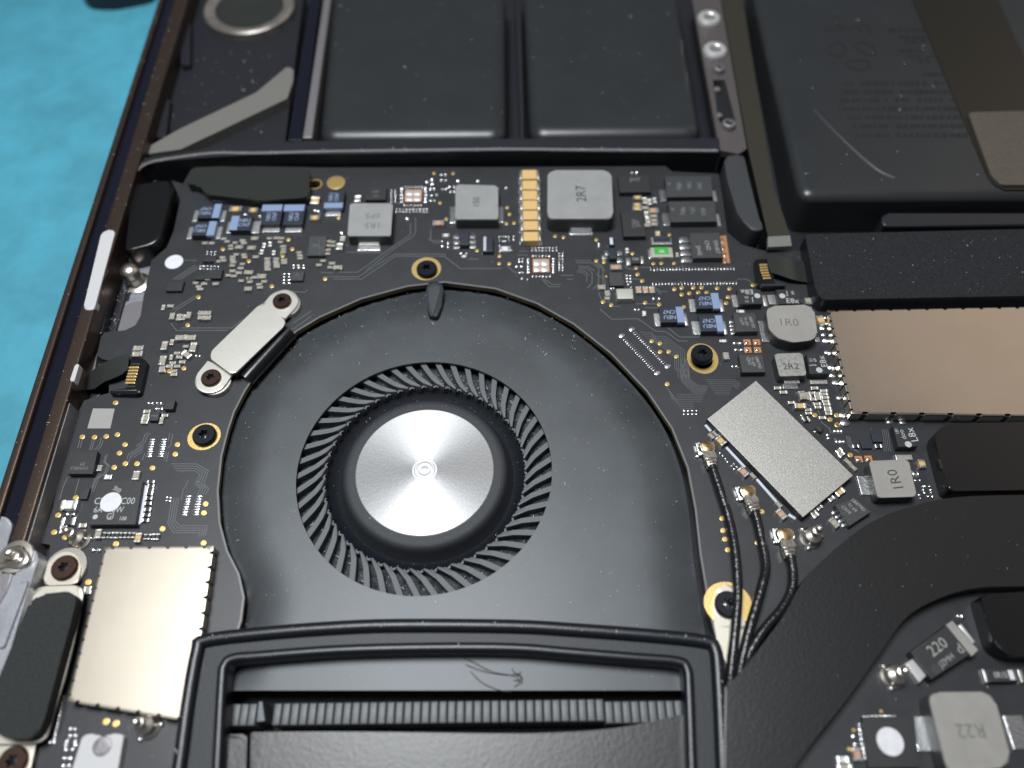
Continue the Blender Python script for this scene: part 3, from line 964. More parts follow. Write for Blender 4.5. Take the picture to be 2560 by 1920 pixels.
text(o, 'F7800A5', P('J', 545, 1165, 0.9), 0.912, 0.42, 0, 'ink_dim')
o = solid('chip', 't02', [(845, 838), (1235, 838), (1170, 1215), (752, 1215)], 1.1, 'chip', 0.05, 'largest black square chip, with a white paint dot and light lettering')
for s, u, v, th in (('CD', 868, 1010, 0.85), ('CC00', 1080, 1010, 0.85), ('6A', 850, 1085, 0.75), ('0W', 1020, 1085, 0.75), ('GI', 952, 1140, 0.75), ('108', 1065, 1162, 0.5), ('_', 945, 1168, 0.9)):
    text(o, s, P('t02', u, v, 1.1), 1.112, th, 0, 'ink_light', 0.85)
lg = PP('t02', [(965, 912), (985, 905), (990, 880), (1015, 880), (1018, 895), (1050, 905), (1050, 925), (1025, 945), (1015, 940), (1000, 925), (985, 920)], 1.1)
sub(o, 'emblem', lg, 1.1, 1.112, 'ink_dim', 0)
sub(o, 'paint_dot', circ(P('t02', 958, 1020, 1.1), 1.25, 28), 1.1, 1.125, 'paint_white', 0)
sub(o, 'pin_dot', circ(P('t02', 823, 1148, 1.1), 0.3, 16), 1.1, 1.112, 'ink_light', 0)
sub(o, 'underfill', PP('t02', [(1245, 860), (1275, 880), (1225, 1195), (1175, 1235), (1165, 1225)], 0.35), 0.0, 0.4, 'underfill', 0.15)
# paint dots straight on the board
o = prism('paint_dot', circ(P('H', 305, 302, 0.02), 1.32, 32), 0, 0.03, 'paint_white', board)
o['label'] = 'round white paint dot on the board beside the rubber block'
# blank pale code patch
o = prism('code_patch', PP('N', [(402, 1112), (702, 1115), (640, 1388), (322, 1388)], 0.01), 0, 0.02, 'ink_pale', board)
o['label'] = 'pale square patch printed on the board'


def mosfet(k, quad, h, label, txts, rot, th, m_='chip_matte', ink='ink_dim'):
    o = solid('transistor', k, quad, h, m_, 0.07, label)
    for s, u, v in txts:
        text(o, s, P(k, u, v, h), h + 0.012, th, rot, ink)
    return o


o = mosfet('D', [(895, 225), (1540, 220), (1565, 505), (925, 512)], 1.2, 'grey power package, upper of the stacked pair by the rubber finger', [('98q', 1085, 360), ('16z', 1240, 350), ('F41', 1375, 360), ('o', 955, 330)], -90, 0.75)
sub(o, 'terminal', squared('D', 815, 410, 925, 575, 0.3), 0, 0.45, 'solder', 0.2)
sub(o, 'terminal', squared('D', 1555, 420, 1615, 570, 0.3), 0, 0.3, 'tin', 0.1)
o = mosfet('D', [(940, 570), (1590, 562), (1618, 850), (975, 857)], 1.2, 'grey power package, lower of the stacked pair by the rubber finger', [('98q', 1140, 700), ('1Pc', 1280, 700), ('4Sd', 1430, 710), ('o', 1005, 680)], -90, 0.75)
sub(o, 'terminal', squared('D', 855, 735, 970, 915, 0.3), 0, 0.45, 'solder', 0.2)
sub(o, 'terminal', squared('D', 1610, 740, 1665, 910, 0.3), 0, 0.3, 'tin', 0.1)
o = mosfet('D', [(1235, 1010), (1650, 1002), (1708, 1350), (1288, 1355)], 1.0, 'black transistor with four left leads and a bare copper edge', [('TPHR7', 1610, 1200), ('CND', 1490, 1180), ('SH42', 1370, 1250)], -86, 0.62, ink='ink_pale')
for u, v in ((1165, 1105), (1178, 1195), (1188, 1287), (1200, 1378)):
    sub(o, 'lead', rounded(squared('D', u - 78, v - 36, u + 85, v + 36, 0.3), 0.3), 0.0, 0.32, 'solder', 0.14)
sub(o, 'copper_tab', PP('D', [(1660, 1050), (1745, 1040), (1800, 1425), (1700, 1430)], 0.1), 0.0, 0.12, 'copper', 0.03)
for v in (1110, 1210, 1305, 1390):
    sub(o, 'lead', rounded(squared('D', 1665 + (v - 1050) * 0.16, v - 30, 1705 + (v - 1050) * 0.16, v + 30, 0.2), 0.15), 0.12, 0.22, 'solder', 0.05)
for kq, t in (([(72, 790), (375, 782), (415, 1040), (105, 1048)], ((330, 915, '58873D'), (250, 900, 'TI 69I'), (190, 905, 'C67F'))),
              ([(150, 1362), (480, 1356), (522, 1605), (195, 1610)], ((420, 1475, '58879D'), (345, 1460, 'TI 69I'), (285, 1450, 'CJ0G')))):
    h = 1.0
    o = solid('transistor', 'G', kq, h, 'chip_matte', 0.06, 'black eight-pin package marked ' + t[0][2])
    for u, v, s in t:
        text(o, s, P('G', u, v, h), h + 0.012, 0.42, -83, 'ink_pale')
    for i in range(4):
        if kq[0][0] < 100: sub(o, 'lead', rounded(squared('G', 12 + i * 8, 885 + i * 52, 85 + i * 8, 930 + i * 52, 0.2), 0.15), 0, 0.25, 'solder', 0.1)
        else: sub(o, 'lead', rounded(squared('G', 150 + i * 8, 1462 + i * 48, 195 + i * 8, 1498 + i * 48, 0.2), 0.12), 0, 0.25, 'solder', 0.1)


# ---- lettered diodes / tantalums marked E8x, L8x
def e8x(k, quad, dot, terms, txts, label, h=1.2):
    pts = PM(quad, h)
    o = prism('diode', pts, 0.0, h, 'chip', board, bevel=0.06)
    o['label'] = label
    sub(o, 'pin_dot', circ(P(*dot, h), 0.42, 20), h, h + 0.012, 'ink_light', 0)
    for kk, q in terms:
        sub(o, 'terminal', squared(kk, *q, 0.35), 0, 0.35, 'tin', 0.12)
    for s, (kk, u, v), th, rot in txts:
        text(o, s, P(kk, u, v, h), h + 0.012, th, rot, 'ink_light')


e8x('G', [('G', 125, 455), ('G', 455, 462), ('G', 475, 662), ('G', 165, 668)], ('G', 405, 550), [('G', (58, 530, 165, 705)), ('G', (478, 530, 540, 700))],
    [('E8x', ('G', 258, 497), 0.85, 180), ('66', ('G', 255, 575), 0.4, 180), ('01', ('G', 262, 628), 0.4, 180), ('J', ('G', 345, 605), 0.7, 180)], 'small black package marked E8x upside down, with end terminals')
e8x('G', [('G', 662, 465), ('G', 985, 455), ('G', 1020, 655), ('G', 700, 665)], ('G', 750, 552), [('G', (555, 530, 680, 670))],
    [('E8x', ('G', 895, 618), 0.85, -3), ('J', ('G', 810, 520), 0.7, 0), ('66', ('G', 890, 510), 0.45, 90)], 'small black package marked E8x directly above the many-cornered inductor')
e8x('G', [('G', 1082, 1350), ('G', 1375, 1345), ('I', 948, 192), ('I', 684, 192)], ('G', 1262, 1577), [('I', (690, 268, 938, 332))],
    [('E8x', ('G', 1310, 1455), 0.85, 96), ('69', ('G', 1200, 1440), 0.4, 96), ('01', ('G', 1145, 1440), 0.4, 96), ('J', ('G', 1175, 1515), 0.7, 96)], 'small black package marked E8x beside the speckled inductor')
e8x('I', [('I', 1838, 910), ('I', 2110, 905), ('I', 2180, 1195), ('I', 1912, 1202)], ('I', 2050, 1165), [('I', (1872, 1300, 2115, 1385))],
    [('L8x', ('I', 2100, 1030), 0.95, 97), ('doo', ('I', 1970, 1030), 0.6, 97), ('181', ('I', 1890, 985), 0.4, 97)], 'small black package marked L8x below the warm metal shield')

# ---- diagonal 220 capacitor
h = 1.5
q = PP('M', [(790, 450), (1310, 60), (1630, 430), (1055, 800)], h)
o = prism('tantalum_capacitor', q, 0, h, 'chip', board, bevel=0.12)
o['label'] = 'black capacitor marked 220, set diagonally beside the heat pipe'
ang = math.degrees(math.atan2(q[1][1] - q[0][1], q[1][0] - q[0][0]))
sub(o, 'stripe', PP('M', [(1230, 112), (1310, 60), (1634, 428), (1552, 506)], h), h - 0.4, h + 0.014, 'ferrite_warm', 0)
sub(o, 'terminal', PP('M', [(718, 600), (812, 538), (992, 748), (900, 840)], 0.9), 0, 0.9, 'steel_bright', 0.1)
sub(o, 'terminal', PP('M', [(1385, 120), (1425, 95), (1605, 325), (1570, 350)], 0.5), 0, 0.5, 'steel_bright', 0.08)
text(o, '220', P('M', 1120, 385, h), h + 0.014, 1.15, ang, 'ink_pale')
text(o, 'JZMH', P('M', 1240, 570, h), h + 0.014, 0.6, ang, 'ink_pale')
text(o, 'd', P('M', 1400, 410, h), h + 0.014, 1.05, ang, 'ink_pale')
sub(o, 'pin_dot', circ(P('M', 1100, 670, h), 0.5, 20), h, h + 0.014, 'chip_matte', 0)

# ---- odd singles
o = solid('diode', squared('C', 35, 1055, 182, 1265, 0.9), None, 0.9, 'chip_blue', 0.12, 'dark glassy diode with a pale stripe')
sub(o, 'stripe', squared('C', 48, 1060, 85, 1255, 0.9), 0.9, 0.915, 'ink_light', 0)
for q in ((30, 1270, 182, 1310),):
    sub(o, 'terminal', squared('C', *q, 0.2), 0, 0.2, 'tin', 0.05)
o = solid('transistor', squared('B', 1932, 990, 2062, 1172, 0.9), None, 0.9, 'chip_blue', 0.08, 'tiny black six-lead package below the 150 inductor')
for u, vs_ in ((1888, (1065, 1138, 1208)), (2112, (1060, 1130, 1198))):
    for v in vs_:
        sub(o, 'lead', rounded(squared('B', u - 42, v - 30, u + 42, v + 30, 0.2), 0.18), 0, 0.3, 'solder', 0.12)
o = solid('transistor', squared('C', 1780, 1218, 1885, 1362, 0.8), None, 0.8, 'chip_blue', 0.08)
for u, v in ((1720, 1345), (1930, 1290), (1932, 1388), (1760, 1290)):
    sub(o, 'lead', rounded(squared('C', u - 36, v - 34, u + 36, v + 34, 0.2), 0.18), 0, 0.3, 'solder', 0.12)
o = solid('diode', squared('C', 1785, 1070, 1860, 1175, 0.6), None, 0.6, 'chip_blue', 0.15)
sub(o, 'painted_highlight', squared('C', 1795, 1072, 1838, 1165, 0.62), 0.58, 0.62, 'underfill', 0.02)  # pale strip paints a highlight on the diode top
o = solid('fuse', squared('D', 705, 1062, 990, 1165, 0.7), None, 0.7, 'tin', 0.08, 'dark blue glass fuse in a silver frame above the green resistor')
sub(o, 'window', squared('D', 735, 1068, 975, 1135, 0.72), 0.68, 0.74, 'chip_blue', 0.04)
o = solid('resistor', squared('D', 700, 1205, 1008, 1340, 0.7), None, 0.7, 'crystal', 0.1, 'silver-ended resistor with bright green top marked W')
sub(o, 'green_coat', squared('D', 750, 1205, 950, 1300, 0.72), 0.68, 0.74, 'green', 0.03)
text(o, 'W', P('D', 855, 1262, 0.74), 0.755, 0.6, 180, 'paint_white')
sub(o, 'terminal', rounded(squared('D', 665, 1235, 720, 1365, 0.3), 0.2), 0, 0.35, 'solder', 0.12)
o = solid('resistor', squared('D', 405, 1318, 585, 1425, 0.5), None, 0.5, 'chip', 0.06, 'small black resistor marked 2R2')
text(o, '2R2', P('D', 492, 1370, 0.5), 0.515, 0.42, 180, 'ink_light')
for q in ((360, 1345, 425, 1450), (560, 1320, 608, 1430)):
    sub(o, 'terminal', squared('D', *q, 0.52), 0, 0.52, 'tin', 0.1)
solid('crystal_oscillator', squared('E', 228, 445, 462, 590, 1.0), None, 1.0, 'crystal', 0.14, 'silver box crystal near the cut-out edge')
o = solid('resistor', squared('M', 1760, 650, 2115, 830, 0.8), None, 0.8, 'chip', 0.08, 'black resistor marked 0R15 near the R22 inductor')
text(o, '0R15', P('M', 1915, 740, 0.8), 0.815, 0.6, 0, 'ink_light', 0.8)
sub(o, 'stripe', squared('M', 2020, 680, 2085, 800, 0.8), 0.79, 0.815, 'paint_white', 0)
sub(o, 'terminal', squared('M', 1705, 665, 1765, 840, 0.4), 0, 0.4, 'tin', 0.1)
sub(o, 'terminal', squared('M', 2150, 665, 2215, 840, 0.4), 0, 0.4, 'tin', 0.1)
o = solid('chip', 't33', [(815, 1215), (1265, 1205), (1310, 1655), (870, 1660)], 0.7, 'chip', 0.05, 'black chip with a white paint dot at the board corner')
sub(o, 'paint_dot', circ(P('t33', 1055, 1430, 0.7), 1.35, 28), 0.7, 0.725, 'paint_white', 0)
q = PP('t32', [(578, 1045), (758, 985), (893, 1105), (705, 1228)], 0.9)
o = prism('transistor', q, 0, 0.9, 'chip_matte', board, bevel=0.06)
o['label'] = 'black package set diagonally beside the antenna stud'
a = math.degrees(math.atan2(q[2][1] - q[1][1], q[2][0] - q[1][0]))
for i, s in enumerate(('58879D', 'TI 69', 'C07F')):
    text(o, s, P('t32', 780 - i * 52, 1045 + i * 22, 0.9), 0.915, 0.42, a, 'ink_pale')
for u, v in ((570, 1110), (600, 1147), (627, 1185), (655, 1220)):
    sub(o, 'lead', circ(P('t32', u, v, 0.2), 0.27, 12), 0, 0.25, 'solder', 0.08)
q = PP('I', [(775, 935), (820, 890), (890, 950), (840, 1000)], 0.6)
prism('transistor', q, 0, 0.6, 'chip', board, bevel=0.05)

# ---- passives
C1 = [(395, 1145), (490, 1145), (655, 1085), (705, 1122), (815, 1140), (920, 1110), (935, 1145), (755, 1180), (755, 1222), (1290, 1080), (1385, 1075), (1460, 1078), (1440, 1130),
      (1220, 1175, 'y'), (1300, 1155, 'y'), (1185, 1265, 'y'), (1350, 1275, 'y'), (1480, 1190), (1485, 1232), (1480, 1268), (830, 1302), (935, 1305), (945, 1340), (1100, 1335), (780, 1335), (780, 1372), (790, 1408),
      (640, 1345), (655, 1385), (570, 1395), (775, 1455), (915, 1435), (890, 1492), (1262, 1362), (1262, 1400), (1262, 1432), (1380, 1362), (1380, 1400), (1390, 1432), (1490, 1380), (1495, 1418), (1260, 1470), (1390, 1468),
      (1265, 1507), (780, 1530), (865, 1555), (720, 1590), (800, 1600), (1010, 1632), (1090, 1618), (1700, 1275), (1710, 1315), (1715, 1355), (2110, 1120), (2170, 1130), (2110, 1178), (2170, 1180), (2095, 1238), (2085, 1290),
      (2030, 1390), (1975, 1448), (440, 1605), (440, 1640)]
caps('A', C1)
caps('A', [(1085, 1078), (1040, 1208), (870, 1198), (1000, 1548), (1170, 1595)], 1.25, 0.7, 0.55)
cap('A', 820, 668, 1.9, 1.0, 0.9, 'x', 'cap_tan'); cap('A', 1065, 685, 1.4, 0.9, 0.8, 'x', 'cap_tan')
cap('A', 1922, 545, 1.5, 1.3, 0.9, 'y', 'cap_tan'); cap('A', 1915, 790, 1.5, 0.9, 0.8, 'x', 'cap_tan')
balls('A', [(1915, 690), (1960, 700), (1150, 770), (950, 745)], 0.45, 0.25, 0.3)
caps('H', [(155, 925, 'y'), (250, 908), (440, 1060, 'y'), (1480, 610), (1490, 652), (1230, 560), (1340, 522), (1350, 575), (1548, 570), (600, 590), (720, 600), (880, 600), (640, 640), (660, 675)])
caps('H', [(275, 1045, 'y'), (370, 1060, 'y'), (505, 1030, 'y'), (1325, 668), (1520, 498), (690, 1005), (755, 1070), (760, 1005), (680, 1068)], 1.1, 0.72, 0.6)
caps('N', [(1605, 128), (1745, 128), (1385, 235, 'y'), (1360, 440, 'y'), (1782, 255, 'y'), (1020, 275), (1005, 355)], 1.45, 0.85, 0.7)
cap('N', 1685, 355, 1.5, 0.8, 0.7, rot=math.radians(-38))
caps('N', [(1490, 190, 'y'), (1680, 250), (1480, 400, 'y'), (1560, 345), (1590, 398), (1632, 465), (1500, 480), (1455, 525), (1560, 525), (1355, 545), (1350, 585), (1520, 590), (1515, 637)], 0.85, 0.5, 0.42)
balls('N', [(1870, 380), (1820, 375), (1160, 1030), (1215, 1030), (1280, 1030), (1335, 1030)], 0.24, 0.24, 0.2)
balls('N', [(1270, 1105), (1345, 1105)], 0.4, 0.4, 0.3)
caps('N', [(1140, 1150), (1130, 1205), (1120, 1250), (1105, 1300), (1390, 1205), (1345, 1275, 'y')], 0.95, 0.5, 0.4)
cap('J', 1325, 1260, 1.25, 0.85, 0.6, 'y'); cap('J', 820, 1160, 0.8, 0.6, 0.4, 'y'); cap('J', 935, 1285, 0.9, 0.6, 0.3, 'x', 'paint_white')
caps('t02', [(1300, 845), (1300, 880), (1292, 915), (1285, 945), (1282, 985), (1275, 1030), (1270, 1085), (1260, 1130), (1252, 1175)], 0.95, 0.5, 0.35, 'chip')
for i in range(8):
    caps('t02', [(900 + i * 36, 1305, 'y')], 0.75, 0.42, 0.35, 'chip')
for i in range(4):
    caps('t02', [(1290 + i * 35 - 35, 1318, 'y')], 0.75, 0.42, 0.35, 'chip')
cap('t02', 1190, 1325, 1.2, 0.75, 0.6, 'y', 'cap_tan'); cap('t02', 845, 1292, 1.2, 0.75, 0.6, 'y')
cap('t02', 590, 1040, 2.0, 1.15, 0.8, 'x', 'paint_white'); cap('t02', 585, 1185, 1.7, 1.0, 0.6, 'x', 'chip')
caps('t02', [(545, 1235), (540, 1272), (710, 1220)])
balls('t02', [(575, 1120), (630, 1120), (800, 1430), (855, 1430)], 0.36, 0.36, 0.3)
caps('K', [(1205, 1165), (1200, 1215)])
for i in range(13):
    balls('t03', [(538 - i * 7.2, 1040 + i * 33)], 0.33, 0.2, 0.2)
balls('t03', [(600, 1320), (642, 1320), (598, 1380), (645, 1380), (572, 1425), (642, 1430), (560, 1460), (645, 1460), (560, 1500), (618, 1500), (550, 1575), (600, 1575), (540, 1640), (590, 1640), (425, 1435), (460, 1435)], 0.27, 0.27, 0.22)
cap('B', 520, 525, 1.3, 0.95, 0.8, 'y'); cap('B', 270, 1185, 1.3, 0.95, 0.8, 'y'); cap('B', 312, 1080, 0.9, 0.8, 0.6, 'y')
cap('B', 1635, 862, 1.75, 0.95, 0.85, 'x', 'cap_salmon'); cap('B', 1740, 1035, 1.1, 0.6, 0.5, 'x', 'paint_white')
cap('B', 245, 1478, 1.3, 0.7, 0.5, 'x'); caps('B', [(165, 1425), (140, 1480)])
cap('B', 1990, 1328, 0.8, 0.5, 0.5, 'x', 'paint_white')
cap('C', 345, 1222, 1.7, 0.95, 0.6, 'x', 'paint_white')
cap('C', 1880, 1475, 1.6, 0.9, 0.7, 'x', 'cap_salmon')
caps('D', [(520, 512), (515, 612), (515, 665)], 1.35, 0.75, 0.6, 'cap_tan')
caps('D', [(620, 550, 'y'), (682, 570, 'y'), (752, 550, 'y'), (640, 740, 'y'), (660, 820, 'y'), (740, 768), (745, 828), (620, 655), (650, 895), (745, 880)], 1.2, 0.65, 0.55)
cap('D', 735, 690, 1.65, 1.0, 0.8, 'x', 'cap_salmon')
balls('D', [(445, 160), (512, 160)], 0.3, 0.4, 0.3); balls('D', [(345, 455), (405, 458), (570, 460), (405, 1090), (510, 1090)], 0.16, 0.16, 0.12)
cap('D', 800, 1010, 0.9, 0.7, 0.5, 'y', 'cap_tan'); cap('D', 1070, 1305, 0.8, 0.45, 0.4, 'y', 'cap_salmon'); cap('D', 375, 1245, 0.9, 0.5, 0.4, 'y')
for u in (535, 627, 717):
    cap('E', u, 458, 1.15, 0.8, 0.65, 'y', 'cap_salmon')
cap('E', 612, 790, 0.85, 0.5, 0.4, 'y', 'paint_white'); cap('E', 22, 425, 1.1, 0.8, 0.6, 'x'); caps('E', [(100, 492), (108, 530), (100, 580)], 0.7, 0.5, 0.35)
balls('E', [(742, 580), (822, 580)], 0.28, 0.34, 0.3); balls('E', [(488, 735), (538, 735), (370, 265), (420, 265), (375, 305), (425, 305), (380, 345), (425, 350), (390, 385), (430, 425), (155, 440), (190, 440)], 0.22, 0.22, 0.18)
cap('E', 1705, 1172, 0.95, 0.45, 0.3, 'x', 'paint_white'); cap('E', 1745, 1375, 1.1, 0.8, 0.6, 'y')
balls('E', [(1835, 1518), (1890, 1518), (1940, 1480), (1942, 1535), (1945, 1585)], 0.25, 0.25, 0.2)
cap('G', 180, 762, 1.15, 0.5, 0.35, 'x', 'paint_white'); cap('G', 1115, 615, 1.1, 0.9, 0.6, 'y'); cap('G', 1290, 880, 1.6, 0.95, 0.7, 'y', 'cap_tan', rot=math.radians(100))
balls('G', [(95, 1195), (170, 1195), (115, 1287), (187, 1287)], 0.36, 0.3, 0.25)
for u, v in ((265, 1192), (395, 1192), (275, 1297), (410, 1297)):
    prism('copper_pad', squared('G', u - 48, v - 38, u + 48, v + 38, 0.02), 0, 0.03, 'copper', board)
    ball('G', u - 5, v, 0.33, 0.3, 0.22)
cap('I', 590, 480, 1.25, 0.85, 0.55, 'y', 'cap_grey', rot=math.radians(96)); cap('I', 565, 628, 1.5, 0.75, 0.7, 'x', 'cap_tan')
caps('I', [(250, 383), (330, 443), (440, 587), (760, 385), (890, 423), (660, 460), (728, 455), (800, 460), (895, 468), (670, 497), (803, 495), (680, 530), (745, 540), (812, 530), (910, 515), (915, 568), (797, 605), (930, 610),
           (808, 650), (940, 658), (948, 692), (957, 738), (870, 795), (675, 685), (680, 732)], 0.95, 0.42, 0.32, 'cap_grey')
balls('I', [(1035, 975), (1085, 975), (1132, 975), (1060, 1120), (1113, 1120), (1163, 1120)], 0.25, 0.36, 0.25)
balls('I', [(940, 1030), (950, 1078), (580, 760), (765, 985)], 0.3, 0.22, 0.2)
caps('I', [(1330, 1190), (1645, 1190), (630, 800), (650, 825)], 0.9, 0.45, 0.4, 'chip')
for u, v in ((1100, 1248), (1130, 1300), (1215, 1402), (1292, 1482)):
    cap('I', u, v, 0.95, 0.5, 0.4, rot=math.radians(-50 if u > 1200 else 35))
for u, v in ((1365, 1370), (1500, 1365)):
    prism('copper_pad', squared('I', u - 50, v - 42, u + 50, v + 42, 0.02), 0, 0.03, 'copper', board)
    ball('I', u, v + 4, 0.38, 0.33, 0.22)
cap('t32', 1335, 685, 1.1, 0.8, 0.6, 'y', 'cap_tan')
balls('t32', [(1260, 770), (1300, 770)], 0.25, 0.5, 0.3)
balls('t32', [(1275, 830), (1315, 830), (1360, 880), (1400, 880), (1345, 912), (1410, 912), (1355, 937), (1415, 937), (1310, 955), (1320, 985), (1385, 970), (1425, 970), (1345, 882)], 0.2, 0.2, 0.18)
AD = wedge_angle('F', 1528, 905, 1735, 1117)
for k, u, v, L, Wd, bdy in (('L', 565, 225, 1.35, 0.85, 'cap_tan'), ('L', 880, 655, 1.35, 0.85, 'cap_salmon'), ('L', 1405, 1240, 1.35, 0.85, 'cap_salmon')):
    cap(k, u, v, L, Wd, 0.6, body=bdy, rot=AD)
cap('t32', 625, 925, 1.3, 0.8, 0.6, body='cap_tan', rot=AD + math.pi / 2); cap('t32', 575, 1195, 1.3, 0.8, 0.6, rot=AD)
for u, v in ((435, 160), (490, 128), (1010, 712), (1365, 1110), (1930, 1145), (1840, 1205), (1880, 1255), (2100, 1025), (560, 398 + 600)):
    if u == 560: continue
    cap('L', u, v, 0.85, 0.5, 0.4, body='cap_grey', rot=AD if u < 1500 else AD + math.pi / 2)
balls('L', [(555, 398), (595, 435), (630, 475), (660, 520), (715, 575), (750, 545), (792, 590), (752, 620)], 0.2, 0.2, 0.18)
# underfill lines round the diagonal package
for pts in (((350, 10), (430, 100)), ((640, 320), (900, 600)), ((1060, 760), (1340, 1080)), ((1500, 1250), (1600, 1310))):
    p = [P('L', *q, 0.1) for q in pts]
    prism('underfill', band(p, 0.35), 0, 0.14, 'underfill', board, bevel=0.05)
balls('t33', [(795, 1285), (800, 1330), (808, 1368), (815, 1412), (820, 1452), (830, 1492), (838, 1533), (847, 1576), (740, 1385), (757, 1457), (757, 1500)], 0.3, 0.3, 0.25)
row('t33', 835, 1212, 1100, 1208, 8, 0.25, 0.14, 0.15)
cap('t33', 775, 1540, 1.2, 0.75, 0.5, 'y', 'cap_salmon'); cap('t33', 655, 1585, 1.2, 0.6, 0.4, 'x', 'paint_white'); cap('t33', 670, 1650, 1.5, 0.6, 0.4, 'x')
balls('t33', [(1645, 345), (1682, 345)], 0.25, 0.4, 0.3)

# ---- bare solder pads
for k, cu, cv, du, dv in (('B', 1290, 490, 118, 85), ('C', 845, 1458, 115, 92)):
    prism('copper_pad', squared(k, cu - du, cv - dv, cu + du, cv + dv, 0.02), 0, 0.03, 'copper', board)
    for sx_ in (-1, 1):
        for sy_ in (-1, 1):
            prism('solder_pad', rounded(squared(k, cu + sx_ * du * 0.46 - du * 0.42, cv + sy_ * dv * 0.46 - dv * 0.42, cu + sx_ * du * 0.46 + du * 0.42, cv + sy_ * dv * 0.46 + dv * 0.42, 0.1), 0.2), 0.03, 0.1, 'steel_bright', board, bevel=0.05)
row('B', 1185, 360, 1410, 360, 6, 0.16, 0.34); row('B', 1165, 612, 1395, 612, 6, 0.16, 0.32)
row('B', 1125, 385, 1125, 572, 5, 0.36, 0.18); row('B', 1457, 385, 1457, 572, 5, 0.36, 0.18)
row('B', 1055, 672, 1480, 672, 10, 0.17, 0.22); row('B', 1055, 708, 1480, 708, 10, 0.17, 0.22)
for u in (985, 1040): row('B', u, 412, u, 575, 6, 0.2, 0.16)
balls('B', [(1475, 285), (1545, 250), (1550, 315), (1905, 270), (2180, 270)], 0.36, 0.5, 0.25)
balls('B', [(1675, 190), (1735, 190), (1675, 270), (1735, 270), (1690, 390), (1740, 390), (1790, 360), (1850, 360), (1800, 425), (1855, 425), (1525, 390), (1575, 390), (1540, 480), (1610, 470), (1530, 550), (1580, 550),
            (1685, 1112), (1690, 1180), (1770, 1140), (1770, 1192), (1945, 1280), (2025, 1280)], 0.25, 0.32, 0.2)
balls('B', [(1200, 800), (295, 1000)], 0.42, 0.32, 0.25)
row('C', 722, 1208, 1058, 1208, 8, 0.16, 0.17); row('C', 722, 1246, 1058, 1246, 8, 0.16, 0.17)
row('C', 730, 1318, 957, 1318, 6, 0.15, 0.3); row('C', 730, 1600, 965, 1600, 6, 0.15, 0.28)
row('C', 667, 1362, 667, 1545, 6, 0.32, 0.16); row('C', 1016, 1362, 1016, 1545, 6, 0.3, 0.16)
for u in (1098, 1143): row('C', u, 1285, u, 1520, 7, 0.18, 0.18)
balls('C', [(540, 1360), (585, 1360), (540, 1400), (585, 1400), (548, 1550), (595, 1550), (655, 1650), (270, 1060), (270, 1105), (315, 1050), (350, 1050), (320, 1115), (350, 1115), (395, 1060), (400, 1105), (465, 1050), (465, 1095), (265, 1175)], 0.18, 0.2, 0.15)
balls('C', [(503, 1465), (572, 1465), (580, 1630)], 0.28, 0.28, 0.2)
balls('C', [(360, 375), (430, 1240), (1645, 1150), (1645, 1185), (2030, 1212), (2030, 1278)], 0.32, 0.28, 0.25)
row('E', 705, 172, 1850, 158, 27, 0.11, 0.5, 0.22); row('E', 728, 372, 1885, 362, 27, 0.11, 0.46, 0.22)
A2 = wedge_angle('E', 480, 1050, 890, 1475) + math.pi / 2
row('E', 482, 1050, 890, 1475, 18, 0.40, 0.09, 0.1, A2); row('E', 345, 1150, 750, 1572, 18, 0.40, 0.09, 0.1, A2)
balls('E', [(437, 1005), (935, 1518), (300, 1095), (793, 1612)], 0.48, 0.38, 0.06, A2)
row('J', 1545, 762, 1497, 995, 8, 0.5, 0.17, 0.08); row('J', 1705, 762, 1658, 995, 8, 0.5, 0.17, 0.08)
row('t02', 1622, 968, 1588, 1126, 8, 0.5, 0.17, 0.08); row('t02', 1717, 968, 1688, 1126, 8, 0.5, 0.17, 0.08)
row('A', 330, 1462, 580, 1468, 6, 0.22, 0.12, 0.1); row('A', 330, 1500, 580, 1506, 6, 0.22, 0.12, 0.1)
row('A', 430, 1265, 540, 1265, 3, 0.22, 0.12, 0.1); row('A', 420, 1300, 530, 1300, 3, 0.22, 0.12, 0.1)
for r_ in range(4): row('H', 1820 , 465 + r_ * 42, 1890, 465 + r_ * 42, 2, 0.28, 0.14, 0.1)
for r_ in range(2): row('H', 1950, 345 + r_ * 35, 2090, 345 + r_ * 35, 3, 0.26, 0.14, 0.1)
for r_ in range(6): row('A', 1860, 1075 + r_ * 42, 2040, 1075 + r_ * 42, 0 + 4, 0.1, 0.08, 0.64)
for u in range(4): balls('t22', [(1488 + u * 36, 228), (1488 + u * 36, 258)], 0.2, 0.16, 0.1)
balls('t02', [(1440, 975), (1470, 980), (1435, 1005), (1465, 1008)], 0.2, 0.16, 0.1)
balls('L', [(235, 440), (795, 1035), (1310, 1630)], 0.32, 0.32, 0.3)

# ---- gold test pads
pads('A', [(1552, 1097), (1605, 1228), (1470, 1322), (1005, 1395), (2060, 1640), (645, 1230)], r=0.36)
pads('H', [(1655, 637), (640, 787), (490, 1172)], r=0.36)
pads('N', [(1455, 595), (1655, 555)], r=0.36)
pads('J', [(1042, 257), (582, 728), (750, 733), (912, 722), (1067, 697), (1172, 835), (1095, 952), (1022, 1150), (1177, 1098), (1337, 1100), (1552, 1158), (1897, 835), (1867, 968), (492, 1570)], r=0.38)
pads('t02', [(500, 1132), (465, 1280), (560, 1322), (1402, 1250), (1775, 1035), (1760, 1112), (1000, 1380), (1757, 1373)], r=0.38)
pads('t03', [(915, 1258), (1000, 1275), (760, 52)], r=0.4)
pads('B', [(1575, 180), (1840, 182), (1657, 590), (1745, 812), (2172, 1250), (255, 800)], r=0.3)
pads('B', [(220, 308, 1.45)], 'contact_pad')
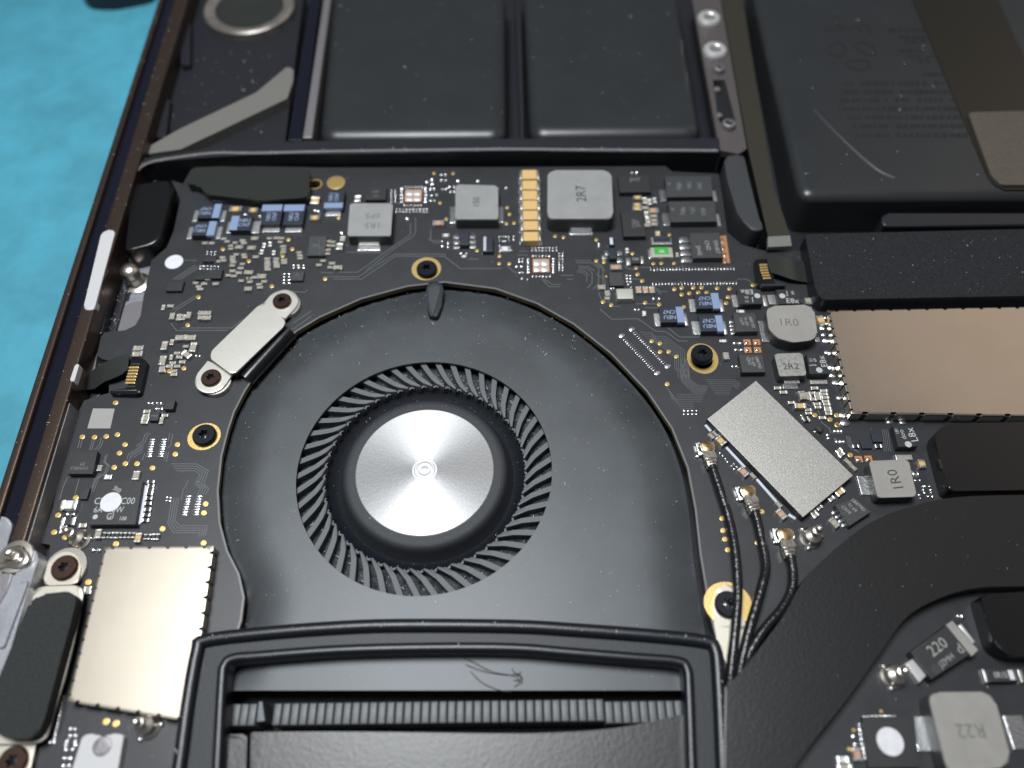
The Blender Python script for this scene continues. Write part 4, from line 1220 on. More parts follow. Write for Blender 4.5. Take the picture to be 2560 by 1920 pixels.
pads('C', [(375, 655), (407, 745), (365, 877), (470, 868), (1040, 1050), (1155, 1066), (270, 1325), (265, 1430), (405, 1430), (1610, 1100), (1610, 1390), (1715, 1410), (2110, 1290), (2160, 1492)], r=0.31)
pads('D', [(960, 1030), (740, 1430), (850, 1425), (1025, 1425)], r=0.3)
pads('E', [(520, 250), (585, 340), (1030, 455), (1130, 437), (1290, 435), (1405, 433), (1620, 443), (1790, 450), (1130, 530), (1235, 512), (1360, 502), (1475, 502), (1770, 565), (1745, 648), (2115, 400), (625, 643), (818, 668), (40, 632), (155, 675), (1160, 702),
           (715, 1175), (830, 1207), (832, 1322), (950, 1320), (1057, 1388), (85, 280, 0.2)], r=0.33)
pads('I', [(760, 760), (970, 820), (1062, 762), (1070, 893), (1250, 1312)], r=0.36)
pads('L', [(585, 1305), (597, 1470), (622, 1592), (1135, 1210), (1075, 1640), (2175, 15)], r=0.35)
pads('t22', [(1867, 1432), (1342, 1645 - 1645)], r=0.35)
pads('t33', [(980, 1170), (740, 1330), (700, 1495)], r=0.2)

# hole ring
o = prism('plated_ring', circ(P('A', 1925, 335, 0.03), 1.12, 28), 0, 0.03, 'gold', board, holes=[circ(P('A', 1925, 335, 0.03), 0.87, 24)])

# ---- traces: faint raised lines
TR = bmesh.new()


def trace(k, pts, w=0.14):
    w *= 0.8
    p = [P(k, u, v, 0.02) for u, v in pts]
    sweep_bm(p, [(-w / 2, 0.0), (-w * 0.3, 0.03), (w * 0.3, 0.03), (w / 2, 0.0)], TR)


for k, pts in (
    ('B', [(100, 1612), (530, 1612), (1030, 1300), (1740, 1300)]), ('B', [(180, 1645), (575, 1645), (1040, 1330), (1720, 1330), (1940, 1500), (2212, 1500), (2510, 1500)]),
    ('B', [(260, 1552), (520, 1552), (880, 1290), (1250, 1030), (1250, 870)]), ('B', [(0, 1552), (180, 1560)]), ('B', [(640, 1520), (1060, 1200), (1290, 1050), (1320, 1000), (1320, 800)]),
    ('B', [(1530, 960), (1530, 1100), (1580, 1145), (1660, 1145)]), ('B', [(1500, 1080), (1540, 1115), (1680, 1115)]), ('B', [(2020, 1368), (2190, 1368)]), ('B', [(360, 1275), (860, 1275)]),
    ('C', [(370, 1460), (480, 1555), (540, 1555)]), ('C', [(540, 1262), (660, 1262)]), ('C', [(520, 1315), (660, 1315)]), ('C', [(1320, 1390), (1530, 1390)]),
    ('C', [(1330, 1418), (1550, 1418), (1640, 1490), (1640, 1700), (1560, 1790)]), ('C', [(1370, 1470), (1490, 1470), (1585, 1535)]), ('C', [(1360, 1495), (1470, 1495), (1550, 1560), (1550, 1700), (1480, 1770)]),
    ('C', [(1350, 1525), (1440, 1525), (1510, 1595)]), ('C', [(1340, 1550), (1410, 1550), (1475, 1600), (1475, 1680)]), ('C', [(1120, 1595), (1290, 1595)]), ('C', [(1570, 1400), (1730, 1530)]), ('C', [(1200, 1645), (1280, 1645)]),
    ('C', [(1600, 1400), (1700, 1480), (1700, 1760), (1640, 1850), (1700, 1960), (1800, 1960)]),
    ('C', [(850, 1640), (960, 1750), (1100, 1750)]), ('C', [(880, 1640), (1000, 1720), (1120, 1720)]),
    ('E', [(0, 735), (165, 875), (525, 865), (770, 1040), (915, 1045), (1090, 1175), (1210, 1175)]), ('E', [(940, 990), (1100, 1120), (1380, 1120)]), ('E', [(-60, 240), (70, 330), (70, 480)]),
    ('E', [(610, 715), (820, 715)]), ('E', [(180, 695), (290, 695)]), ('E', [(500, 660), (780, 662)]), ('E', [(750, 430), (840, 490), (930, 490)]), ('E', [(760, 460), (850, 530)]), ('E', [(450, 320), (560, 320)]),
    ('E', [(550, 158), (690, 158)]), ('E', [(1900, 320), (2030, 320), (2100, 370)]), ('E', [(330, 135), (400, 175), (480, 190)]),
    ('H', [(280, 545), (600, 345)]), ('H', [(320, 550), (620, 365)]), ('H', [(370, 550), (650, 380)]), ('H', [(270, 970), (600, 770)]), ('H', [(310, 985), (620, 790)]), ('H', [(400, 1215), (1100, 1215), (1250, 1100)]),
    ('H', [(260, 1150), (340, 1250), (1050, 1250)]), ('H', [(450, 275), (620, 285)]), ('H', [(1930, 1230), (1970, 1220), (2200, 1050)]), ('H', [(1950, 1150), (2200, 980)]), ('H', [(1900, 715), (2110, 720), (2150, 690)]),
    ('J', [(550, 770), (520, 890)]), ('J', [(585, 770), (555, 880)]), ('J', [(722, 780), (685, 915)]), ('J', [(750, 780), (712, 915)]), ('J', [(850, 745), (820, 840), (755, 910)]), ('J', [(872, 780), (845, 860), (790, 910)]),
    ('J', [(1500, 665), (1450, 700), (1425, 790), (1330, 855)]), ('J', [(1530, 680), (1480, 715), (1455, 800), (1350, 870)]), ('J', [(1440, 840), (1225, 965), (1200, 1045)]), ('J', [(1430, 870), (1255, 975), (1225, 1090)]),
    ('J', [(1425, 895), (1280, 985), (1262, 1030)]), ('J', [(1420, 930), (1300, 1010)]), ('J', [(1450, 960), (1410, 1050)]), ('J', [(1795, 680), (1770, 790)]), ('J', [(1835, 690), (1805, 850), (1760, 890)]),
    ('J', [(1750, 935), (1715, 1060)]), ('J', [(1780, 935), (1745, 1080)]), ('J', [(930, 965), (900, 1075), (960, 1130), (915, 1240), (810, 1300), (740, 1490)]), ('J', [(905, 985), (880, 1075), (935, 1130), (890, 1235), (785, 1300), (710, 1490)]),
    ('J', [(875, 1160), (845, 1235), (760, 1300), (720, 1430)]), ('J', [(540, 1310), (480, 1530)]), ('J', [(380, 1290), (320, 1420), (270, 1600)]),
    ('J', [(2000, 1440), (2050, 1330)]), ('J', [(1950, 1600), (1985, 1440)])):
    trace(k, pts)
for i in range(6):
    trace('E', [(560 + 30 * i, 1055 + 30 * i), (700 + 12 * i, 1055 + 28 * i), (770 + 12 * i, 1112 + 28 * i), (905 - 6 * i, 1112 + 30 * i), (1172 - 28 * i, 1312 + 16 * i), (1172 - 28 * i, 1550), (1222 - 28 * i, 1600), (1222 - 28 * i, 1700)], 0.09)
for i in range(7):
    trace('O', [(175 - 24 * i, 860), (160 - 24 * i, 1050), (178 - 24 * i, 1240 + 8 * i), (350 - 16 * i, 1362 + 22 * i), (520 - 8 * i, 1362 + 22 * i)], 0.09)
for i in range(9):
    trace('O', [(470 + 22 * i, 1250 + 33 * i), (1000 - 10 * i, 1250 + 33 * i)] + ([(1110 - 10 * i, 1330 + 33 * i)] if i < 4 else []), 0.08)
for i in range(5):
    trace('O', [(-60, 1520 + 32 * i), (450 - 14 * i, 1520 + 32 * i)], 0.08)
for i in range(5):
    trace('O', [(-260 + 30 * i, 1380 + 40 * i), (-190 + 30 * i, 1450 + 40 * i), (-160 + 30 * i, 1580 + 30 * i), (-60 + 25 * i, 1680 + 32 * i), (250, 1680 + 32 * i)], 0.08)
for i in range(4):
    trace('t02', [(1480 + 14 * i, 690 + 20 * i), (1700 - 6 * i, 690 + 20 * i), (1800 - 24 * i, 750 + 10 * i), (1760 - 24 * i, 860), (1805 - 24 * i, 905), (1775 - 24 * i, 960)])
    trace('t02', [(1545 - 20 * i, 985), (1510 - 20 * i, 1180 + 8 * i), (1555 - 18 * i, 1225 + 20 * i), (1790 - 20 * i, 1225 + 20 * i), (1775 - 20 * i, 1310 + 4 * i)])
for i in range(4):
    trace('I', [(1190 + i * 18, 1045 + i * 6), (1225 + i * 18, 1190), (1320 + i * 18, 1260 + i * 8)], 0.08)
    trace('I', [(1690 + i * 25, 960), (1710 + i * 25, 1100), (1720 + i * 28, 1260)], 0.08)
trace('I', [(715, 560), (720, 600), (800, 690), (830, 760)]); trace('I', [(830, 820), (860, 870), (960, 940), (980, 1010)]); trace('I', [(620, 590), (720, 650)])
tag(link('traces', finish(TR, 'traces', 'trace', False), (0, 0, 0), board), kind='stuff')

# solder collars that sit round bare pads
tag(link('solder_joints', finish(BALLS, 'solder_joints', 'solder', True, 80), (0, 0, 0), board), kind='stuff')


# ---- metal shields (soldered to the board)
def notch_edge(a, b_, n, depth, frac=0.20):
    """points from a to b with n small notches cut to the right hand side... depth in mm towards the inside"""
    a, b_ = Vector(a), Vector(b_)
    t = (b_ - a); L = t.length; t.normalize()
    nrm = Vector((-t.y, t.x))
    out = [tuple(a)]
    for i in range(n):
        c = L * (i + 0.5) / n
        w = L / n * frac
        out += [tuple(a + t * (c - w / 2)), tuple(a + t * (c - w / 2) + nrm * depth), tuple(a + t * (c + w / 2) + nrm * depth), tuple(a + t * (c + w / 2))]
    return out


def shield(corners, counts, h, m_, label, n_tab):
    c = ccw(corners)
    pts = []
    for i in range(4):
        pts += notch_edge(c[i], c[(i + 1) % 4], counts[i], 0.42)
    o = prism('shield_can', pts, h - 0.2, h, m_, board, bevel=0.06)
    o['label'] = label
    ctr = Vector((sum(p[0] for p in c) / 4, sum(p[1] for p in c) / 4))
    for i in range(4):
        a, b_ = Vector(c[i]), Vector(c[(i + 1) % 4])
        t = (b_ - a); L = t.length; t.normalize(); nrm = Vector((-t.y, t.x))
        n = counts[i]
        for j in range(n + 1):
            s0 = max(0.1, L * (j - 0.5) / n + L / n * 0.09); s1 = min(L - 0.1, L * (j + 0.5) / n - L / n * 0.09)
            q = [tuple(a + t * s0 + nrm * 0.05), tuple(a + t * s1 + nrm * 0.05), tuple(a + t * s1 + nrm * 0.2), tuple(a + t * s0 + nrm * 0.2)]
            prism('wall_tab', q, 0.12, h - 0.2, m_, o)
    inner = [tuple(ctr + (Vector(p) - ctr) * 0.985) for p in c]
    prism('shaded_frame', inner, 0.0, h - 0.45, 'case_dark', o)  # dark colour paints the shade seen through the notches
    return o


hS = 1.6
shield(PM([('K', 1440, 585), ('t02', 1850, 1395), ('F', 408, 1560), ('t03', 575, 1090)], hS), [6, 11, 6, 12], hS, 'nickel', 'pale nickel shield can beside the fan, lower left', 0)
hS = 1.8
shield(PM([('G', 1372, 745), ('X', 2700, 764), ('X', 2700, 1043), ('I', 1262, 745)], hS), [8, 6, 14, 13], hS, 'nickel_warm', 'large nickel shield can with warm brown reflections below the foam pad', 0)
for u, v, r in ((1310, 985, 0.5), (1330, 1075, 0.4), (1362, 1160, 0.65), (1385, 1330, 0.6), (1432, 1530, 0.6), (1450, 1640, 0.5), (1300, 840, 0.45)):
    x, y = P('G', u, v, 0.3)
    link('solder_fillet', DOME, (x, y, 0), board, (2 * r * MM, 1.6 * r * MM, 1.2 * r * MM))
for u, v, r in ((1000, 100, 0.55), (1050, 300, 0.6), (1100, 510, 0.45), (1150, 750, 0.6), (1180, 860, 0.7), (1800, 840, 0.5), (1980, 850, 0.5)):
    x, y = P('I', u, v, 0.3)
    link('solder_fillet', DOME, (x, y, 0), board, (2 * r * MM, 1.6 * r * MM, 1.0 * r * MM))
h = 1.3
o = prism('memory_package', PP('F', [(1528, 905), (1633, 822), (1843, 1027), (1735, 1117)], h), 0.0, h, ['package_top', 'chip'], board, bevel=0.04, side_mat=1)
o['label'] = 'grainy silver square package set at an angle beside the antenna plugs'


# ---- posts, rings
def post(k, u, v, label=None, s=1.0):
    xy = P(k, u, v, 0)
    o = lathe('standoff_post', xy, 0, [(0, 0), (1.3 * s, 0), (1.3 * s, 0.25), (1.05 * s, 0.4), (1.0 * s, 0.45), (0.95 * s, 1.3), (0.62 * s, 1.5), (0.42 * s, 1.6), (0.42 * s, 2.5), (0.55 * s, 2.55), (0.55 * s, 2.8),
                                         (0.42 * s, 2.85), (0.45 * s, 3.2), (0.38 * s, 3.45), (0.2 * s, 3.6), (0, 3.62)], 'steel', board, 24)
    for i in range(3):
        a = 2.2 + i * 2.1
        q = (xy[0] + 1.35 * s * math.cos(a), xy[1] + 1.35 * s * math.sin(a))
        lathe('solder_bead', q, 0, [(0.32, 0), (0.3, 0.2), (0.15, 0.36), (0, 0.4)], 'solder', o, 10)
    return o


post('K', 1110, 500); post('t32', 365, 1335); post('t33', 1075, 870); post('t03', 1285, 1300)


def gold_ring(xy, ro, ri, ry=None, riy=None):
    return prism('screw_ring', circ(xy, ro, 40, ry), 0, 0.035, 'gold', board, holes=[circ(xy, ri, 32, riy)])


def star(xy, r, n=6, z=0):
    out = []
    for i in range(n * 4):
        a = 2 * math.pi * i / (n * 4)
        out.append((xy[0] + (r * (1 + 0.24 * math.cos(n * a))) * math.cos(a), xy[1] + (r * (1 + 0.24 * math.cos(n * a))) * math.sin(a)))
    return out


def screw(xy, z0, r, head_h, m_, label, shaft=0.0, group=None, shaft_to=None):
    o = empty('screw', xy, z0, label, 'screw', group)
    hd = bmesh.new()
    prism_bm(circ((0, 0), r * 0.9, 32), head_h * 0.45, head_h, holes=[star((0, 0), r * 0.38)], bm=hd)
    lathe_bm([(0, 0), (r, 0), (r, head_h * 0.62), (r * 0.965, head_h * 0.86), (r * 0.9, head_h)], 32, bm=hd)
    link('head', finish(hd, 'head', m_), (xy[0], xy[1], z0), o)
    lathe('recess', xy, z0, [(r * 0.5, head_h * 0.46), (r * 0.2, head_h * 0.5), (0, head_h * 0.62)], 'recess', o, 12)
    if shaft:
        lathe('shaft', xy, shaft_to, [(0, 0), (shaft, 0), (shaft, z0 - shaft_to), (0, z0 - shaft_to)], m_, o, 20)
    return o


xy = P('B', 1475, 1492, 0.7); gold_ring(P('B', 1470, 1505, 0), 2.15, 1.0)
screw(xy, 0.04, 1.52, 0.75, 'screw_black', 'black star screw in a gold ring above the fan', 0.8, None, -0.9)
xy = P('F', 440, 938, 0.7); gold_ring(P('F', 441, 943, 0), 2.1, 1.0, 1.95)
screw(xy, 0.04, 1.5, 0.75, 'screw_black', 'black star screw in a gold ring at the fan side of the board', 0.8, None, -0.9)
xy = P('E', 1415, 1345, 1.7)
prism('screw_ring', circ(P('E', 1418, 1418, 0), 2.1, 40, 2.45), 0, 0.035, 'gold', board, holes=[circ(P('E', 1415, 1440, 0), 1.37, 32)])
screw(xy, 1.1, 1.45, 0.75, 'screw_black', 'black star screw standing proud of an oval gold ring', 0.95, None, -2.5)
xy = P('t23', 1870, 240, 0.9)
gold_ring(P('t23', 1865, 240, 0), 2.7, 1.0, 2.5)
br = rounded(PP('t23', [(1735, 250), (1760, 110), (1860, 70), (1960, 110), (1985, 200), (1990, 350), (2030, 440), (1960, 640), (1900, 870), (1770, 560), (1745, 400)], 0.3), 0.4)
o = prism('grounding_tab', br, 0.04, 0.3, 'cowling_beige', None, bevel=0.05)
tag(o, 'beige metal tab under a black screw beside the gasket corner', 'metal tab')
screw(xy, 0.31, 1.5, 0.75, 'screw_black', 'black star screw holding the beige metal tab', 0.8, None, -0.9)

# ---- connectors on the board
cn = prism('connector', rounded(PP('N', [(925, 408), (1108, 428), (1148, 470), (1055, 890), (1010, 915), (625, 905), (640, 860), (880, 830)], 0.9), 0.25), 0, 0.9, 'rubber_gloss', board, bevel=0.15)
cn['label'] = 'black ribbon connector with gold contacts near the case edge'
for i, (u, v) in enumerate(((965, 545), (955, 588), (945, 630), (932, 671), (922, 714), (912, 757))):
    prism('contact', rounded(squared('N', u - 70, v - 13, u + 70, v + 13, 1.0), 0.1), 0.9, 1.02, 'gold', cn, bevel=0.04)
for (u, v, w) in ((985, 498, 60), (925, 808, 60), (835, 862, 170)):
    prism('latch', rounded(squared('N', u - w, v - 11, u + w, v + 11, 1.05), 0.1), 0.9, 1.05, 'chip_blue', cn, bevel=0.05)
cn = prism('connector', rounded(PP('G', [(365, 55), (480, 35), (610, 60), (640, 380), (800, 390), (800, 425), (450, 440), (400, 390)], 0.9), 0.25), 0, 0.9, 'rubber_gloss', board, bevel=0.15)
cn['label'] = 'black ribbon connector with gold contacts beside the foam pad'
for i, (u, v) in enumerate(((490, 122), (498, 158), (503, 195), (515, 232), (528, 268), (540, 305))):
    prism('contact', rounded(squared('G', u - 55, v - 12, u + 55, v + 12, 1.0), 0.1), 0.9, 1.02, 'gold', cn, bevel=0.04)
prism('latch', rounded(squared('G', 460, 385, 800, 412, 1.05), 0.1), 0.9, 1.05, 'chip_blue', cn, bevel=0.05)


def flex(name, k, pts, zs, m_, label, thick=0.18):
    """a flat flexible tongue: quads between left/right rails with their own heights"""
    bm = bmesh.new()
    L, R = pts
    top = []
    for (a, b_, z) in zip(L, R, zs):
        pa, pb = P(k, *a, z), P(k, *b_, z)
        top.append([bm.verts.new((pa[0] * MM, pa[1] * MM, z * MM)), bm.verts.new((pb[0] * MM, pb[1] * MM, z * MM)),
                    bm.verts.new((pb[0] * MM, pb[1] * MM, (z - thick) * MM)), bm.verts.new((pa[0] * MM, pa[1] * MM, (z - thick) * MM))])
    for a, b_ in zip(top[:-1], top[1:]):
        for i in range(4):
            bm.faces.new((a[i], a[(i + 1) % 4], b_[(i + 1) % 4], b_[i]))
    bm.faces.new(top[0]); bm.faces.new(top[-1][::-1])
    bmesh.ops.recalc_face_normals(bm, faces=bm.faces[:])
    o = link(name, finish(bm, name, m_, True, 60), (0, 0, 0))
    return tag(o, label, 'cable')


flex('flex_cable', 'N', ([(905, 340), (760, 390), (600, 455), (480, 520), (380, 600), (260, 650)], [(880, 570), (800, 640), (690, 690), (560, 740), (420, 840), (260, 860)]), [1.15, 1.3, 1.2, 0.9, 0.3, -0.6], 'tape', 'black flex cable folded into the connector near the case edge')
flex('flex_cable', 'G', ([(520, -10), (640, -20), (800, 30), (960, 70), (1130, 90)], [(590, 225), (680, 250), (850, 310), (1000, 350), (1180, 372)]), [1.15, 1.3, 1.1, 0.7, 0.45], 'tape', 'black flex cable running from the foam pad to its connector')

# taped connector upper left
tp = empty('taped_connector', P('A', 1000, 300, 0), 0.0, 'black glossy tape covering a flat connector by the bay wall', 'tape')
prism('tape', rounded(PP('A', [(215, 105), (640, 88), (1060, 100), (1010, 540), (930, 535), (430, 478), (310, 345), (140, 330)], 1.6), 0.5), 0.01, 1.6, 'tape', tp, bevel=0.35, seg=3)
prism('connector_shell', rounded(PP('A', [(1040, 100), (1420, 105), (1850, 135), (1838, 490), (1770, 520), (1150, 560), (990, 540)], 1.75), 0.5), 0.01, 1.75, 'tape', tp, bevel=0.35, seg=3)
prism('contact_row', PP('A', [(480, 520), (800, 545), (815, 580), (500, 580)], 0.5), 0.01, 0.5, 'chip_blue', tp, bevel=0.1)
prism('contact_row', PP('A', [(1310, 545), (1610, 540), (1630, 580), (1320, 590)], 0.5), 0.01, 0.5, 'chip_blue', tp, bevel=0.1)

# ------------------------------------------------------------------ cowlings
cw = empty('connector_cowling', P('F', 535, 735, 1.0), 0.0, 'pale cream metal cover plate screwed diagonally over a connector', 'cover plate')
zc, ze = 1.9, 1.0
bodyq = PM([('H', 1515, 885), ('H', 1810, 1085), ('H', 1800, 1180), ('N', 2240, 640), ('t01', 1995, 1585), ('t01', 1815, 1450), ('t01', 1830, 1395)], zc)
bodyq = PM([('F', 573, 653), ('F', 617, 693), ('F', 612, 706), ('F', 508, 806), ('F', 497, 806), ('F', 453, 773), ('F', 458, 757), ('F', 556, 662)], zc)
prism('plate', rounded(bodyq, 0.35), zc - 0.25, zc, 'cowling', cw, bevel=0.1, seg=2)
prism('skirt', [tuple(Vector(p) * 0.94 + Vector(bodyq[0]) * 0.03 + Vector(bodyq[4]) * 0.03) for p in bodyq], 0.02, zc - 0.25, 'chip', cw)
for cpt, far, lb in (((610, 652), (590, 675), 'brown star screw at the upper end of the cream cover plate'), ((457, 818), (478, 790), 'brown star screw at the lower end of the cream cover plate')):
    c_ = Vector(P('F', *cpt, ze)); f_ = Vector(P('F', *far, ze))
    d = (f_ - c_).normalized(); nn = Vector((-d.y, d.x))
    R_ = 2.2
    a0 = math.atan2(-d.y, -d.x)
    pts = [tuple(c_ + Vector((math.cos(a0 + t), math.sin(a0 + t))) * R_) for t in [(-1.57 + i * 3.14 / 14) for i in range(15)]]
    pts += [tuple(c_ + nn * -R_ + d * 2.2), tuple(c_ + nn * R_ + d * 2.2)]
    pts = ccw(pts[:15] + sorted(pts[15:], key=lambda p: (Vector(p) - Vector(pts[14])).length))
    prism('ear', pts, ze - 0.25, ze, 'cowling', cw, bevel=0.08)
    lathe('spacer', tuple(c_ + Vector((0.5, -0.3))), 0, [(0, 0), (2.0, 0), (2.0, ze - 0.3), (0, ze - 0.3)], 'steel', cw, 24)
    screw(tuple(c_), ze, 1.3, 0.45, 'screw_brown', lb)
# black boot of the fan cable
zb = 0.7
bt = PM([('F', 600, 712), ('F', 640, 716), ('F', 545, 826), ('F', 508, 806)], zb)
bp0, bp1 = Vector(P('F', 622, 712, zb)), Vector(P('F', 527, 815, zb))
pth = [(*(bp0 + (bp1 - bp0) * (i / 8)), 0.0 if i in (0, 8) else 0.05) for i in range(9)]
o = tube('fan_cable_boot', pth, 1.15, 'rubber_gloss', None, 16)
tag(o, 'glossy black round cable boot between the cream plate and fan', 'cable')

cw = empty('port_cowling', P('F', 80, 1400, 1.0), 0.0, 'beige metal cover plate with black fabric pad over port connector', 'cover plate')
z1_, z2_ = 0.9, 1.5
prism('ear', rounded(PM([('K', 585, 1130), ('K', 640, 870), ('K', 720, 740), ('K', 850, 660), ('K', 980, 660), ('K', 1080, 730), ('K', 1120, 860), ('K', 1080, 1110)], z1_), 0.8), z1_ - 0.25, z1_, 'cowling_beige', cw, bevel=0.1)
prism('plate', rounded(PM([('K', 400, 1360), ('K', 470, 1190), ('K', 590, 1140), ('K', 1085, 1125), ('K', 1158, 1210), ('t03', 700, 260), ('t03', 640, 560), ('t03', 560, 880), ('t03', 400, 1400), ('t03', 310, 1450), ('t03', -150, 1450), ('t03', -150, 1200)], z2_), 0.4), z2_ - 0.25, z2_, 'cowling_beige', cw, bevel=0.1)
prism('fabric_pad', rounded(PM([('K', 400, 1370), ('K', 560, 1245), ('K', 950, 1205), ('K', 1040, 1270), ('K', 1050, 1350), ('t03', 610, 400), ('t03', 380, 1250), ('t03', 320, 1370), ('t03', 240, 1410), ('t03', 60, 1410), ('t03', -120, 1300), ('t03', -60, 1000)], 3.0), 0.5), z2_, 3.0, 'fabric', cw, bevel=0.6, seg=3)
prism('ear', PM([('t03', 30, 1440), ('t03', 305, 1455), ('t03', 250, 1720), ('t03', -120, 1720), ('t03', -120, 1440)], z1_), z1_ - 0.25, z1_, 'cowling_beige', cw, bevel=0.1)
lathe('spacer', P('K', 920, 890, 0.3), 0, [(0, 0), (2.4, 0), (2.4, z1_ - 0.3), (0, z1_ - 0.3)], 'steel', cw, 24)
lathe('spacer', P('t03', 100, 1600, 0.3), 0, [(0, 0), (2.3, 0), (2.3, z1_ - 0.3), (0, z1_ - 0.3)], 'steel', cw, 24)
prism('support', PM([('K', 520, 1350), ('K', 950, 1350), ('t03', 300, 1300), ('t03', 0, 1300)], 0.8), 0.02, z2_ - 0.26, 'chip', cw)
screw(P('K', 882, 875, z1_ + 0.4), z1_, 1.48, 0.5, 'screw_brown', 'brown star screw above the black fabric pad')
screw(P('t03', 105, 1600, z1_ + 0.4), z1_, 1.48, 0.5, 'screw_brown', 'brown star screw below the black fabric pad')

# port housing lower left
ph = empty('port_housing', P('t02', 100, 1500, 0), -4.6, 'silver blue machined port housing against the case rim', 'port')
prism('block', rounded(PM([('t02', -120, 1130), ('t02', 60, 1150), ('t02', 110, 1210), ('t02', 40, 1460), ('t02', 240, 1400), ('t02', 320, 1440), ('t02', 330, 1520), ('t03', 230, 160), ('t03', 0, 950), ('t03', -150, 1100)], 2.7), 0.5), -4.6, 2.7, 'case_silver', ph, bevel=0.45, seg=3)
prism('inset', rounded(PM([('t02', -60, 1600), ('t02', 80, 1595), ('t02', 110, 1650), ('t03', 60, 130), ('t03', -100, 400)], 2.85), 0.6), 2.6, 2.85, 'case_ledge', ph, bevel=0.1)
prism('rib', rounded(PM([('t03', 180, 40), ('t03', 245, 40), ('t03', 30, 620), ('t03', -40, 620)], 3.1), 0.3), 2.6, 3.1, 'case_silver', ph, bevel=0.2, seg=3)
lathe('boss', P('t02', 130, 1490, 2.9), 2.6, [(2.0, 0), (1.9, 0.3), (1.3, 0.35), (1.1, 0.1), (0.7, 0.1), (0.5, 0.5), (0, 0.6)], 'steel', ph, 24)
ck = smooth_path([(*P('t02', u, v, 3.1), 3.1) for u, v in ((-40, 1590), (60, 1560), (160, 1570), (230, 1530), (210, 1460), (120, 1430), (70, 1470), (120, 1500))], 5)
tube('spring_clip', ck, 0.35, 'steel', ph, 8)
# white bracket by the lower-left post
o = prism('white_bracket', rounded(PP('t03', [(715, 1375), (820, 1360), (850, 1395), (930, 1390), (960, 1360), (1070, 1370), (1010, 1720), (610, 1720)], 0.9), 0.3), 0.05, 0.9, 'plastic_pale', None, bevel=0.15)
tag(o, 'pale grey bracket with a round rivet beside the gasket', 'bracket')
prism('rivet', circ(P('t03', 880, 1470, 1.0), 0.95, 24), 0, 0.15, 'case_ledge', o, bevel=0.1)
bpy.data.objects['rivet'].location.z = 0.00085

# ------------------------------------------------------------------ antenna cables
def antenna(k, head, path, label):
    """head: tip-left, tip-right, crimp end points"""
    o = empty('antenna_cable', P(k, *head[1], 0.3), 0.0, label, 'cable', 'antenna cables plugged in beside the memory package')
    a, b_ = Vector(P(k, *head[0], 1.0)), Vector(P(k, *head[1], 1.0))
    d = (b_ - a); L = d.length; d.normalize(); n = Vector((-d.y, d.x))
    prism('plug_base', boxpts(*(a + d * 0.75 - n * 0.25), 1.9, 2.0, math.atan2(d.y, d.x)), 0.0, 0.55, 'tin', o, bevel=0.15)
    prism('plug_foot', boxpts(*(a + d * 0.6 - n * 1.0), 0.8, 0.9, math.atan2(d.y, d.x)), 0.0, 0.3, 'plastic_pale', o, bevel=0.1)
    prof = [(0.0, 0.55), (0.25, 0.95), (0.7, 1.1), (1.2, 1.0), (1.7, 0.75), (2.2, 0.6), (2.7, 0.62), (L, 0.66)]
    pts = [tuple(a + d * s + n * w) for s, w in prof] + [tuple(a + d * s - n * w) for s, w in reversed(prof)]
    plg = prism('plug', pts, 0.5, 1.15, 'plug', o, bevel=0.25, seg=3)
    prism('plug_cap', rounded([tuple(a + d * s_ + n * w_) for s_, w_ in ((0.15, -0.45), (0.3, 0.5), (1.0, 0.8), (1.6, 0.35), (1.5, -0.5), (0.9, -0.75))], 0.25), 1.13, 1.19, 'plug_gold', plg, bevel=0.05)
    for s in (2.35, 2.8):
        prism('crimp', [tuple(a + d * s + n * 0.7), tuple(a + d * (s + 0.3) + n * 0.7), tuple(a + d * (s + 0.3) - n * 0.7), tuple(a + d * s - n * 0.7)], 0.4, 1.28, 'plug', plg, bevel=0.12)
    pp = smooth_path([(*(b_ - d * 0.3), 0.8)] + [(*P(kk, u, v, z), z) for kk, u, v, z in path], 8)
    tube('cable', pp, 0.56, 'cable', o, 12)


antenna('L', ((355, 235), (455, 600)), [('t22', 1790, 900, 0.9), ('t22', 1870, 1150, 1.0), ('t22', 1925, 1420, 1.2), ('t23', 1950, 80, 1.4), ('t23', 1940, 350, 1.5), ('t23', 1905, 700, 1.3), ('t23', 1885, 900, 1.0), ('t23', 1870, 1100, 0.4)], 'black antenna cable crossing the beige tab screw')
antenna('L', ((905, 840), (1050, 1225)), [('t22', 2150, 1320, 0.9), ('t22', 2192, 1560, 1.1), ('t23', 2165, 60, 1.3), ('t23', 2110, 260, 1.3), ('t23', 2040, 500, 1.2), ('t23', 1985, 740, 1.0), ('t23', 1940, 950, 0.4)], 'black antenna cable running between the other two cables')
antenna('t32', ((135, 1240), (200, 1500)), [('t32', 214, 1620, 0.9), ('t33', 200, 130, 1.0), ('t33', 115, 290, 1.1), ('t23', 2205, 430, 1.1), ('t23', 2100, 580, 1.0), ('t23', 2010, 760, 0.8), ('t23', 1965, 900, 0.3)], 'black antenna cable nearest the heat pipe, with gold plug')

